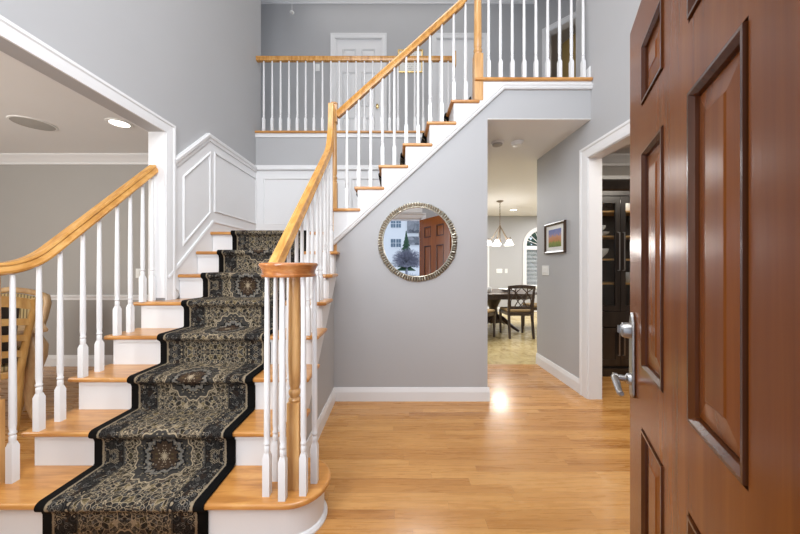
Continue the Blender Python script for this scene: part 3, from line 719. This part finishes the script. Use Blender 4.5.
# ------------------------------------------------------------------ round mirror
mc = V(.200, YM, 1.472)
mr = thing('round_mirror', 'round mirror with ridged silvery frame on the gray stair wall', 'mirror', tuple(mc))
m = MB(); NR = 92
def mpt(r, a, d): return (mc.x + r * math.cos(a), YM - d, mc.z + r * math.sin(a))
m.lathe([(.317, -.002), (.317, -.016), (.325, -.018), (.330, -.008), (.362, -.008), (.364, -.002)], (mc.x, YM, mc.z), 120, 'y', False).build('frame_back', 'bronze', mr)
m = MB(); m.lathe([(.317, -.012), (.317, -.020), (.321, -.023), (.326, -.021), (.328, -.010)], (mc.x, YM, mc.z), 120, 'y', False)
for k in range(NR):
    a = 2 * pi * (k + random.uniform(-.12, .12)) / NR; hw = 2 * pi / NR * random.uniform(.26, .36); sk = random.uniform(-.012, .012)
    d1_, d2_ = random.uniform(.020, .026), random.uniform(.020, .028); ro = .368 + random.uniform(-.005, .003)
    m.loft([[mpt(.323, a - hw, .006), mpt(.323, a - hw * .4, d1_), mpt(.323, a + hw * .4, d1_), mpt(.323, a + hw, .006)],
            [mpt(.350, a - hw + sk, .006), mpt(.350, a - hw * .4 + sk, d2_ + .004), mpt(.350, a + hw * .4 + sk, d2_ + .004), mpt(.350, a + hw + sk, .006)],
            [mpt(ro, a - hw, .004), mpt(ro, a - hw * .4, d2_ - .004), mpt(ro, a + hw * .4, d2_ - .004), mpt(ro, a + hw, .004)]])
t = NT('champagne_silver'); nz = t.noise(t.coord(), 70, 4)[0]
M['champagne'] = t.set(color=t.ramp(nz, [(0.3, (0.30, 0.27, 0.20)), (0.5, (0.50, 0.47, 0.38)), (0.7, (0.72, 0.70, 0.63))]), metal=0.85, rough=0.3)
m.build('mirror_frame', 'champagne', mr)
MB().lathe([(.328, -.013), (.328, -.002)], (mc.x, YM, mc.z), 96, 'y').build('mirror_glass', 'mirror', mr, False)

# ------------------------------------------------------------------ hall fixtures
for x, lab, mat in ((1.115, 'beige smoke detector on hall ceiling nearer the mirror wall', 'gray_felt'), (1.335, 'white smoke alarm on hall ceiling nearer the doorway', 'plate')):
    o = thing('smoke_detector', lab, 'smoke detector', (x, 3.30, 2.612), 'hall ceiling detectors')
    MB().lathe([(.066, 0), (.066, -.014), (.060, -.022)], (x, 3.30, 2.612), 28).build('base', 'plate', o, True)
    MB().lathe([(.055, -.02), (.052, -.036), (.03, -.042), (0, -.043)], (x, 3.30, 2.612), 28).build('cover', mat, o, True)
o = thing('framed_picture', 'small wood-framed landscape print on the hall wall', 'picture', (XR, 3.40, 1.57))
x = XR; y0, y1, z0, z1 = 3.185, 3.62, 1.392, 1.742
MB().sweep([(x, y0, z0), (x, y1, z0), (x, y1, z1), (x, y0, z1)], (-1, 0, 0), [(0, 0), (0, .024), (-.012, .028), (-.030, .018), (-.030, 0)], True).build('frame', 'darkwood', o)
B(x - .010, x - .002, y0 + .02, y1 - .02, z0 + .02, z1 - .02).build('mat_board', 'plate', o)
B(x - .012, x - .0095, y0 + .085, y1 - .085, z0 + .075, z1 - .075).build('print', 'landscape', o)
def switch(loc, axis, n, lab, cat='light switch', w=.046):
    """wall plate; axis = outward normal"""
    o = thing('light_switch', lab, cat, loc); L = Vector(loc); A = Vector(axis); sd = Vector((-A.y, A.x, 0)); W = .07 + w * (n - 1)
    def slab(u0, u1, v0, v1, d0, d1, name, mat):
        q = [L + sd * u + V(0, 0, v) + A * d0 for u, v in ((u0, v0), (u1, v0), (u1, v1), (u0, v1))]
        return MB().extrude(q, A * (d1 - d0)).build(name, mat, o, bevel=.0015)
    slab(-W / 2, W / 2, -.058, .058, 0, .006, 'plate', 'plate')
    for i in range(n):
        c = (i - (n - 1) / 2) * w; slab(c - .016, c + .016, -.033, .033, .006, .010, 'rocker', 'plate')
    return o
switch((XR, 3.627, 1.197), (-1, 0, 0), 3, 'white triple switch plate below the framed landscape print')
switch((2.83, YK, 1.115), (0, -1, 0), 3, 'wide white switch plate on the far kitchen wall')
switch((3.02, YK, 1.115), (0, -1, 0), 1, 'narrow white switch plate on the far kitchen wall')
switch((-1.296, Y2, 4.53), (0, -1, 0), 1, 'white switch plate upstairs beside the six-panel door')
switch((-3.215, 3.75, 1.16), (0, -1, 0), 1, 'white wall plate in the dining room behind the last balusters')
switch((-3.06, 3.75, 1.16), (0, -1, 0), 1, 'white wall plate in the dining room next to the doorway casing')
o = thing('framed_document', 'gold-framed certificate on the upstairs gallery wall', 'framed document', (.238, Y2, 4.63))
MB().sweep([(.03, Y2, 4.44), (.446, Y2, 4.44), (.446, Y2, 4.82), (.03, Y2, 4.82)], (0, -1, 0), [(0, 0), (0, .02), (.012, .026), (.028, .014), (.028, 0)], True).build('frame', 'brass', o)
B(.05, .43, Y2 - .012, Y2 - .002, 4.46, 4.80).build('certificate', 'doc', o)
o = thing('pull_cord', 'white pull cord with oval handle hanging from the upstairs ceiling', 'pull cord', (-1.56, 4.5, 5.70))
MB().tube([(-1.56, 4.5, 5.70), (-1.56, 4.5, 5.07)], .003, 6).build('cord', 'plate', o)
MB().lathe([(.0, -.015), (.025, -.012), (.035, 0), (.025, .010), (0, .014)], (-1.56, 4.5, 5.055), 18).build('handle', 'plate', o, True)
# dining ceiling
o = thing('recessed_light', 'lit recessed ceiling light in the dining room', 'ceiling light', (-2.66, 2.885, 2.625))
MB().lathe([(.078, -.001), (.078, -.008), (.10, -.006), (.104, 0)], (-2.66, 2.885, 2.625), 32, caps=False).build('trim_ring', 'plate', o, True)
MB().lathe([(.078, -.002), (.0, -.003)], (-2.66, 2.885, 2.625), 32).build('lamp', 'lampglow', o)
o = thing('ceiling_speaker', 'round gray speaker grille in the dining room ceiling', 'speaker', (-3.50, 2.895, 2.625))
MB().lathe([(.145, 0), (.145, -.006), (.0, -.010)], (-3.50, 2.895, 2.625), 40).build('grille', 'gray_felt', o, True)
MB().lathe([(.145, -.007), (.158, -.006), (.162, 0)], (-3.50, 2.895, 2.625), 40, caps=False).build('rim', 'plate', o, True)
o = thing('recessed_light', 'lit recessed ceiling light in the kitchen beyond the chandelier', 'ceiling light', (2.86, 7.3, 2.62))
MB().lathe([(.078, -.001), (.078, -.008), (.10, -.006), (.104, 0)], (2.86, 7.3, 2.62), 32, caps=False).build('trim_ring', 'plate', o, True)
MB().lathe([(.078, -.002), (.0, -.003)], (2.86, 7.3, 2.62), 32).build('lamp', 'lampglow', o)

# ------------------------------------------------------------------ chandelier
c = V(2.19, 6.32, 2.62)
ch = thing('chandelier', 'bronze chandelier with lit bell shades above the kitchen table', 'chandelier', tuple(c))
MB().lathe([(.0, -.035), (.03, -.03), (.07, -.012), (.072, 0)], tuple(c), 24).build('canopy', 'bronze', ch, True)
m = MB()
for i in range(14):
    z = c.z - .035 - i * .036; q = (i % 2) * pi / 2
    m.tube([(c.x + .011 * math.cos(a) * math.cos(q), c.y + .011 * math.cos(a) * math.sin(q), z - .02 + .024 * math.sin(a)) for a in [2 * pi * k / 10 for k in range(11)]], .0035, 5)
m.build('chain', 'bronze', ch, True)
zc = c.z - .54
MB().lathe([(.008, .03), (.022, .02), (.018, -.02), (.012, -.08), (.010, -.26), (.022, -.30), (.026, -.33), (.012, -.36), (0, -.38)], (c.x, c.y, zc), 16).build('stem', 'bronze', ch, True)
for k in range(5):
    a = 2 * pi * k / 5 + .35; dx, dy = math.cos(a), math.sin(a)
    q = [(0.01, 0), (.07, -.09), (.13, -.20), (.18, -.27), (.235, -.265), (.245, -.235)]
    arm = MB().tube([(c.x + dx * r, c.y + dy * r, zc + z) for r, z in q], .008, 8)
    arm.lathe([(.0, .02), (.018, .012), (.022, -.01), (.02, -.02)], (c.x + dx * .22, c.y + dy * .22, zc - .265), 12)
    ar = arm.build('arm', 'bronze', ch, True)
    MB().lathe([(.022, -.012), (.034, -.025), (.046, -.055), (.060, -.085), (.085, -.118), (.088, -.124), (.083, -.121), (.056, -.085), (.042, -.055), (.028, -.025)], (c.x + dx * .22, c.y + dy * .22, zc - .27), 20).build('shade', 'shadeglow', ar, True)
point('chandelier_bulbs', (c.x, c.y, zc - .48), 26, .15, NEUT)

# ------------------------------------------------------------------ kitchen table and chairs
tx0, tx1, ty0, ty1, tz = 1.15, 2.75, 5.42, 6.62, .745
kt = thing('kitchen_table', 'dark wood kitchen table with cut corners under the chandelier', 'table', (1.95, 6.0, 0))
cc = .32
octo = [(tx0 + cc, ty0), (tx1 - cc, ty0), (tx1, ty0 + cc), (tx1, ty1 - cc), (tx1 - cc, ty1), (tx0 + cc, ty1), (tx0, ty1 - cc), (tx0, ty0 + cc)]
MB().extrude([(x, y, tz - .035) for x, y in octo], (0, 0, .035)).build('tabletop', 'darkwood', kt, bevel=.008)
oc = [((x - 1.95) * .9 + 1.95, (y - 6.02) * .9 + 6.02) for x, y in octo]
MB().extrude([(x, y, tz - .11) for x, y in oc], (0, 0, .075)).build('apron', 'darkwood', kt)
MB().lathe([(.12, .12), (.14, .20), (.09, .30), (.08, .42), (.12, .50), (.16, .60), (.16, tz - .11)], (1.95, 6.02, 0), 20).build('pedestal', 'darkwood', kt, True)
for k in range(4):
    a = pi / 4 + k * pi / 2; dx, dy = math.cos(a), math.sin(a)
    MB().tube([(1.95 + dx * r, 6.02 + dy * r, z) for r, z in ((.08, .26), (.2, .22), (.34, .12), (.46, .05), (.52, .022))], [.045, .045, .036, .028, .022], 8).build('foot', 'darkwood', kt, True)
kc = thing('kitchen_chair', 'x', 'chair', (0, 0, 0), 'kitchen table chairs')
def tap(m, p0, p1, w0, w1):       # square tapered post
    p0, p1 = Vector(p0), Vector(p1)
    m.loft([[p + V(a * w_, b * w_, 0) for a, b in ((-1, -1), (1, -1), (1, 1), (-1, 1))] for p, w_ in ((p0, w0), (p1, w1))]); return m
# chair faces +y; back at y = -.21
for s in (-1, 1):
    m = MB(); tap(m, (s * .205, -.26, 0), (s * .20, -.20, .44), .016, .020); tap(m, (s * .20, -.20, .44), (s * .215, -.265, .90), .020, .014); m.build('leg', 'darkwood', kc)
    tap(MB(), (s * .205, .20, 0), (s * .205, .20, .44), .014, .021).build('leg', 'darkwood', kc)
MB().box(-.215, .215, -.215, .22, .385, .44).build('seat_frame', 'darkwood', kc, bevel=.006)
MB().extrude([(-.215, .225, .44), (.215, .225, .44), (.20, -.19, .44), (-.20, -.19, .44)], (0, 0, .045)).build('seat', 'seat_tan', kc, bevel=.018, seg=3)
def bk(x, z): return (x, -.20 - .065 * (z - .44) / .46, z)
bp = MB()
R = []
for i in range(13):
    x = -.235 + .47 * i / 12; zz = .875 + .02 * (1 - (x / .235) ** 2) ; yy = bk(0, zz)[1]
    R.append([(x, yy - .012, zz - .03), (x, yy + .012, zz - .03), (x, yy + .010, zz + .03), (x, yy - .010, zz + .03)])
bp.loft(R); bp.build('top_rail', 'darkwood', kc)
lr = MB(); lr.box(-.20, .20, -.222, -.198, .50, .55); lr.build('lower_rail', 'darkwood', kc)
xb = MB()
def arc(p0, p1, sag):
    out = []
    for i in range(13):
        t = i / 12; x = p0[0] + (p1[0] - p0[0]) * t + sag * math.sin(pi * t); z = p0[1] + (p1[1] - p0[1]) * t
        out.append(bk(x, z))
    return out
for s in (-1, 1):
    xb.tube(arc((s * .19, .86), (-s * .10, .55), -s * .045), .009, 6)
    xb.tube(arc((s * .02, .86), (s * .17, .55), s * .06), .009, 6)
    xb.tube(arc((s * .10, .86), (-s * .02, .55), s * .05), .009, 6)
xb.build('back_splat', 'darkwood', kc, True)
kc.location = (2.162, 5.42, 0); kc['label'] = 'dark crossed-back kitchen chair nearest the hall with its back turned'
dup(kc, (1.44, 5.28, 0), -pi / 4, 'dark kitchen chair at the table corner half hidden by the mirror wall')
dup(kc, (1.86, 6.72, 0), pi, 'dark crossed-back chair on the far side of the kitchen table')
dup(kc, (2.86, 6.05, 0), pi / 2, 'dark kitchen chair against the window end of the table')
o = MB().lathe([(.06, 0), (.065, .006), (.12, .03), (.165, .052), (.160, .054), (.11, .036), (.0, .014)], (2.20, 5.95, tz), 28).build('serving_bowl', 'china', None, True)
tag(o, 'shallow white serving bowl on the kitchen table', 'bowl')
o = MB().lathe([(.035, 0), (.05, .03), (.05, .075), (.042, .095), (.042, .10), (.036, .095), (.044, .07), (.0, .02)], (1.80, 5.80, tz), 20).build('china_jar', 'china', None, True)
tag(o, 'small white china pot on the kitchen table beside the bowl', 'pot')

# ------------------------------------------------------------------ dark display cabinet in the side room
X0, X1, CY0, CY1 = 2.03, 3.06, 3.40, 3.735
cb = thing('display_cabinet', 'tall espresso display cabinet with glass doors beyond the right doorway', 'cabinet', (2.545, 3.57, 0))
m = MB(); m.box(X0, X0 + .03, CY0 + .02, CY1, .09, 2.05); m.box(X1 - .03, X1, CY0 + .02, CY1, .09, 2.05); m.box(X0 + .03, X1 - .03, CY1 - .015, CY1, .09, 2.05)
m.box(X0 + .03, X1 - .03, CY0 + .032, CY1 - .015, .66, .70); m.box(X0 + .03, X1 - .03, CY0 + .032, CY1 - .015, .09, .12); m.box(X0 + .03, X1 - .03, CY0 + .022, CY1 - .015, 2.02, 2.05)
m.box(X0 - .001, X1 + .001, CY0 - .002, CY0 + .03, .56, .73); m.build('carcass', 'espresso', cb)
B(X0 - .01, X1 + .01, CY0 - .01, CY1, 0, .09).build('plinth', 'espresso', cb)
MB().loft([[(x, y, z) for x, y in ((X0 - e_, CY0 - e_), (X1 + e_, CY0 - e_), (X1 + e_, CY1), (X0 - e_, CY1))] for e_, z in ((0, 2.05), (.0, 2.10), (.015, 2.12), (.045, 2.20), (.05, 2.22), (.05, 2.26))]).build('cornice', 'espresso', cb)
sh_z = (1.055, 1.334, 1.60, 1.887)
for z in sh_z: B(X0 + .03, X1 - .03, CY0 + .05, CY1 - .015, z - .018, z).build('shelf', 'amberwood', cb)
xm = 2.545
for a, b, hx_ in ((X0 + .01, xm - .003, xm - .028), (xm + .003, X1 - .01, xm + .028)):
    dm = MB(); dm.box(a, a + .055, CY0, CY0 + .022, .735, 2.03); dm.box(b - .055, b, CY0, CY0 + .022, .735, 2.03); dm.box(a + .055, b - .055, CY0, CY0 + .022, .735, .80); dm.box(a + .055, b - .055, CY0, CY0 + .022, 1.965, 2.03)
    od = dm.build('door', 'espresso', cb)
    B(a + .055, b - .055, CY0 + .008, CY0 + .012, .80, 1.965).build('pane', 'glass', od)
    MB().tube([(hx_, CY0, 1.63), (hx_, CY0 - .025, 1.63), (hx_, CY0 - .025, 1.20), (hx_, CY0, 1.20)], .006, 8).build('handle', 'nickel', od, True)
    lm = MB(); door_leaf_rows = [(.0, .0)]
    lm.box(a, b, CY0 + .004, CY0 + .022, .13, .55)
    for q in ((a, a + .05, .13, .55), (b - .05, b, .13, .55), (a + .05, b - .05, .13, .19), (a + .05, b - .05, .49, .55)): lm.box(q[0], q[1], CY0 - .004, CY0 + .004, q[2], q[3])
    ol = lm.build('door', 'espresso', cb)
    MB().tube([(hx_, CY0, .50), (hx_, CY0 - .025, .50), (hx_, CY0 - .025, .24), (hx_, CY0, .24)], .006, 8).build('handle', 'nickel', ol, True)
def bowl(x, y, z, r, h, name, lab, cat):
    o = MB().lathe([(r * .45, 0), (r * .55, h * .1), (r * .92, h * .6), (r, h), (r * .96, h), (r * .85, h * .6), (0, h * .2)], (x, y, z), 28).build(name, 'china', None, True)
    return tag(o, lab, cat, 'china in the display cabinet')
bowl(2.37, 3.55, 1.60, .13, .045, 'china_plate', 'white dish under a bowl on the middle cabinet shelf', 'dish')
bowl(2.37, 3.55, 1.646, .095, .075, 'china_bowl', 'white bowl stacked on a dish in the middle of the cabinet', 'bowl')
bowl(2.35, 3.55, 1.334, .14, .115, 'china_bowl', 'large white bowl one shelf below the stacked bowl', 'bowl')
bowl(2.75, 3.55, 1.887, .10, .10, 'china_bowl', 'white bowl on the top cabinet shelf behind the second door', 'bowl')
bowl(2.75, 3.55, 1.055, .11, .12, 'china_bowl', 'white bowl on the low cabinet shelf behind the second door', 'bowl')
point('cabinet_light', (2.545, 3.44, 1.99), 2.0, .02, WARM)

# ------------------------------------------------------------------ dining room furniture
dt = thing('dining_table', 'pale carved dining table with curved legs behind the stair railing', 'table', (-3.5, 2.85, 0))
dt.location = (0, 0, 0)
B(-.80, .80, -.40, .40, .725, .755).build('tabletop', 'palewood', dt, bevel=.010, seg=3)
B(-.74, .74, -.33, .33, .63, .725).build('apron', 'palewood', dt)
for x, sx in ((.72, 1), (-.72, -1)):
    for y, sy in ((-.28, -1), (.28, 1)):
        pts = [(0, .68, .055), (.028, .60, .068), (.030, .52, .060), (.008, .40, .046), (-.012, .27, .038), (-.006, .14, .031), (.020, .05, .030), (.045, .012, .026)]
        MB().tube([(x + sx * o_ * .8, y + sy * o_ * .8, z) for o_, z, r in pts], [r for o_, z, r in pts], 14).build('leg', 'palewood', dt, True)
TA = math.radians(53); tu, tv = V(math.cos(TA), math.sin(TA), 0), V(-math.sin(TA), math.cos(TA), 0)
dt.location = V(-2.78, 2.40, 0) - tu * .80 + tv * .40; dt.rotation_euler = (0, 0, TA)
# ladder-back chair, its back to the camera
dc = thing('ladder_back_chair', 'amber ladder-back dining chair with its back to the stairs', 'chair', (0, 0, 0))
for s in (-1, 1):
    MB().tube([(s * .17, -.24, 0), (s * .185, -.22, .25), (s * .195, -.20, .46), (s * .225, -.225, .70), (s * .262, -.27, .94), (s * .25, -.285, 1.00)], [.020, .022, .024, .022, .022, .016], 10).build('leg', 'amberwood', dc, True)
    MB().tube([(s * .20, .22, 0), (s * .215, .235, .10), (s * .20, .215, .28), (s * .215, .23, .44)], [.018, .020, .026, .030], 10).build('leg', 'amberwood', dc, True)
MB().extrude([(-.23, .25, .41), (.23, .25, .41), (.20, -.21, .41), (-.20, -.21, .41)], (0, 0, .05)).build('seat_frame', 'amberwood', dc, bevel=.008)
MB().extrude([(-.21, .23, .46), (.21, .23, .46), (.185, -.19, .46), (-.185, -.19, .46)], (0, 0, .04)).build('seat', 'stripe', dc, bevel=.015, seg=3)
for z, hh, bow in ((.585, .024, .02), (.705, .024, .02), (.825, .025, .02), (.955, .040, .05)):
    R = []
    wd = .195 + (z - .46) * .125
    for i in range(13):
        q = -1 + i / 6; x = q * wd; zz = z + bow * (1 - q * q); yy = -.20 - .075 * (z - .46) / .5 - .03 * (1 - q * q)
        R.append([(x, yy - .011, zz - hh), (x, yy + .011, zz - hh), (x, yy + .011, zz + hh), (x, yy - .011, zz + hh)])
    MB().loft(R).build('slat', 'amberwood', dc, True)
R = []
for i in range(13):
    q = -1 + i / 6; yy = -.03 * (1 - q * q)
    R.append([(q * .165, yy - .165, .52), (q * .165, yy - .145, .52), (q * .195, yy - .215, .97), (q * .195, yy - .235, .97)])
MB().loft(R).build('back_cushion', 'leather', dc)
dc.location = (-3.14, 2.25, 0); dc.rotation_euler = (0, 0, TA)
# upholstered chair on the far side of the table
uc = thing('upholstered_chair', 'pale-framed dining chair with striped back beyond the dining table', 'chair', (0, 0, 0))
# faces -y ; back at y=+.2
outer = [(-.20, .50), (-.235, .72), (-.255, .86), (-.245, .93), (-.19, .965), (-.10, .995), (0, 1.015), (.10, .995), (.19, .965), (.245, .93), (.255, .86), (.235, .72), (.20, .50)]
def ub(x, z, d): return (x, .21 + .16 * (z - .5) + d, z)
R = []
path = [Vector(ub(x, z, 0)) for x, z in outer]
MB().tube(path + [path[0]], .030, 10).build('back_frame', 'palewood', uc, True)
inner = [(x * .86, .74 + (z - .74) * .88) for x, z in outer]
MB().extrude([ub(x, z, -.018) for x, z in inner], (0, .03, 0)).build('back_pad', 'stripe', uc, bevel=.008)
MB().extrude([(-.24, -.24, .40), (.24, -.24, .40), (.205, .22, .40), (-.205, .22, .40)], (0, 0, .06)).build('seat_frame', 'palewood', uc, bevel=.01)
MB().extrude([(-.225, -.225, .46), (.225, -.225, .46), (.19, .18, .46), (-.19, .18, .46)], (0, 0, .05)).build('seat', 'stripe', uc, bevel=.02, seg=3)
for s in (-1, 1):
    MB().tube([(s * .22, -.22, .42), (s * .235, -.235, .30), (s * .215, -.215, .14), (s * .225, -.235, .01)], [.03, .028, .02, .018], 10).build('leg', 'palewood', uc, True)
    MB().tube([(s * .19, .20, .52), (s * .19, .22, .25), (s * .20, .29, 0)], [.022, .022, .018], 10).build('leg', 'palewood', uc, True)
uc.location = (-3.68, 2.78, 0); uc.rotation_euler = (0, 0, math.radians(40))

# ------------------------------------------------------------------ outdoors, seen in the mirror
m = MB(); NG = 24
prof = [(-.0, -.14), (-3, -.16), (-6, -.05), (-9, .15), (-13, .45), (-18, .75), (-24, .85), (-40, .9)]
gv = [[(x, y, z + .06 * math.sin(x * 1.3 + y)) for x in [-20 + 40 * i / NG for i in range(NG + 1)]] for y, z in prof]
gr = m.loft(gv, False, False).build('ground', 'snow', None, True); struct(gr)
struct(B(-1.6, 1.6, -1.5, -.02, -.16, -.02).build('floor_porch', 'snow'))
HY = -20
hs = thing('neighbour_house', 'pale house with gray stone bays reflected in the round mirror', 'house', (0, HY, .8))
B(-9, 9, HY - 8, HY, .5, 7.0).build('wall', 'siding', hs)
MB().extrude([(-9.5, HY + .5, 6.9), (-9.5, HY - 8.5, 6.9), (-9.5, HY - 4, 9.6)], (19, 0, 0)).build('roof', 'snow', hs)
B(.95, 2.6, HY - .1, HY + .10, 4.05, 5.3).build('stone_cladding', 'stone', hs)
B(1.0, 2.6, HY - .1, HY + .12, 3.05, 3.75).build('stone_cladding', 'stone', hs)
for z in (4.45, 2.80):
    f = B(-.50, .46, HY - .05, HY + .06, z, z + .78).build('window', 'siding', hs)
    for k in range(2):
        p = MB()
        for i in range(2):
            x = -.46 + k * .46
            p.box(x + .02 + i * .21, x + .21 + i * .21, HY + .06, HY + .075, z + .06, z + .38); p.box(x + .02 + i * .21, x + .21 + i * .21, HY + .06, HY + .075, z + .42, z + .74)
        p.build('pane', plain('dark_window_pane', (0.16, 0.22, 0.28), 0.1), f)
cf = thing('conifer', 'small green conifer reflected in the round mirror', 'tree', (0, 0, 0))
MB().tube([(0, 0, 0), (0, 0, .9)], .06, 8).build('trunk', 'darkwood', cf)
m = MB()
for k in range(11):
    z = .45 + k * .24; r_ = .62 * (1 - k / 11.5); n = 22; R = []
    for f, h in ((.30, .26), (.72, .07), (1.0, -.07), (.5, .0)):
        R.append([(r_ * f * (1 + .16 * math.sin(i * 7 + k) * (f > .6)) * math.cos(2 * pi * i / n), r_ * f * (1 + .16 * math.sin(i * 7 + k) * (f > .6)) * math.sin(2 * pi * i / n), z + h) for i in range(n)])
    m.loft(R)
m.build('foliage', 'conifer', cf)
cf.location = (.70, -15, .55)
for k, (x, y, q, lab) in enumerate(((5.35, 12.6, 1.15, 'dark conifer in the snow outside the arched kitchen window'), (7.0, 14.8, 1.35, 'taller conifer farther off outside the arched kitchen window'), (3.35, 13.0, 1.2, 'conifer outside the kitchen behind the hanging chandelier'))):
    c2 = dup(cf, (x, y, -.1), 0, lab)
    c2.scale = (q, q, q)
struct(B(-20, 20, 8.5, 40, -.3, -.15).build('ground_back', 'snow'))
bs = thing('bare_tree', 'small round-crowned bare tree in snow reflected in the round mirror', 'tree', (.42, -6, -.1))
MB().tube([(.42, -6, -.1), (.40, -6, .6), (.42, -6, 1.15)], [.05, .04, .035], 8).build('trunk', 'twig', bs)
m = MB()
for k in range(520):
    a = random.uniform(0, 2 * pi); el = math.asin(random.uniform(-.55, 1)); rr = random.uniform(.80, 1.05)
    d = V(math.cos(a) * math.cos(el) * .62, math.sin(a) * math.cos(el) * .62, math.sin(el) * .50) * rr * (1 + .14 * math.sin(3 * a + 1) * math.sin(4 * el))
    b0 = V(.42, -6, 1.45)
    mid = b0 + d * .5 + V(random.uniform(-.07, .07), random.uniform(-.07, .07), random.uniform(-.05, .08))
    m.tube([b0 + V(0, 0, -.25), mid, b0 + d], [.014, .010, .006], 4)
m.build('twigs', 'twig', bs)
x, y, q = .40, -4.7, .72
b = thing('shrub', 'low snowy shrub in front of the bare tree in the mirror', 'shrub', (x, y, 0)); m = MB()
for i in range(260):
    a = random.uniform(0, 2 * pi); el = math.asin(random.uniform(0, 1))
    d = V(math.cos(a) * math.cos(el), math.sin(a) * math.cos(el), math.sin(el) * 1.2) * q * random.uniform(.75, 1.05)
    m.tube([V(x, y, -.15), V(x, y, .05) + d * .5, V(x, y, .20) + d], [.012, .009, .006], 4)
m.build('twigs', 'twig', b)
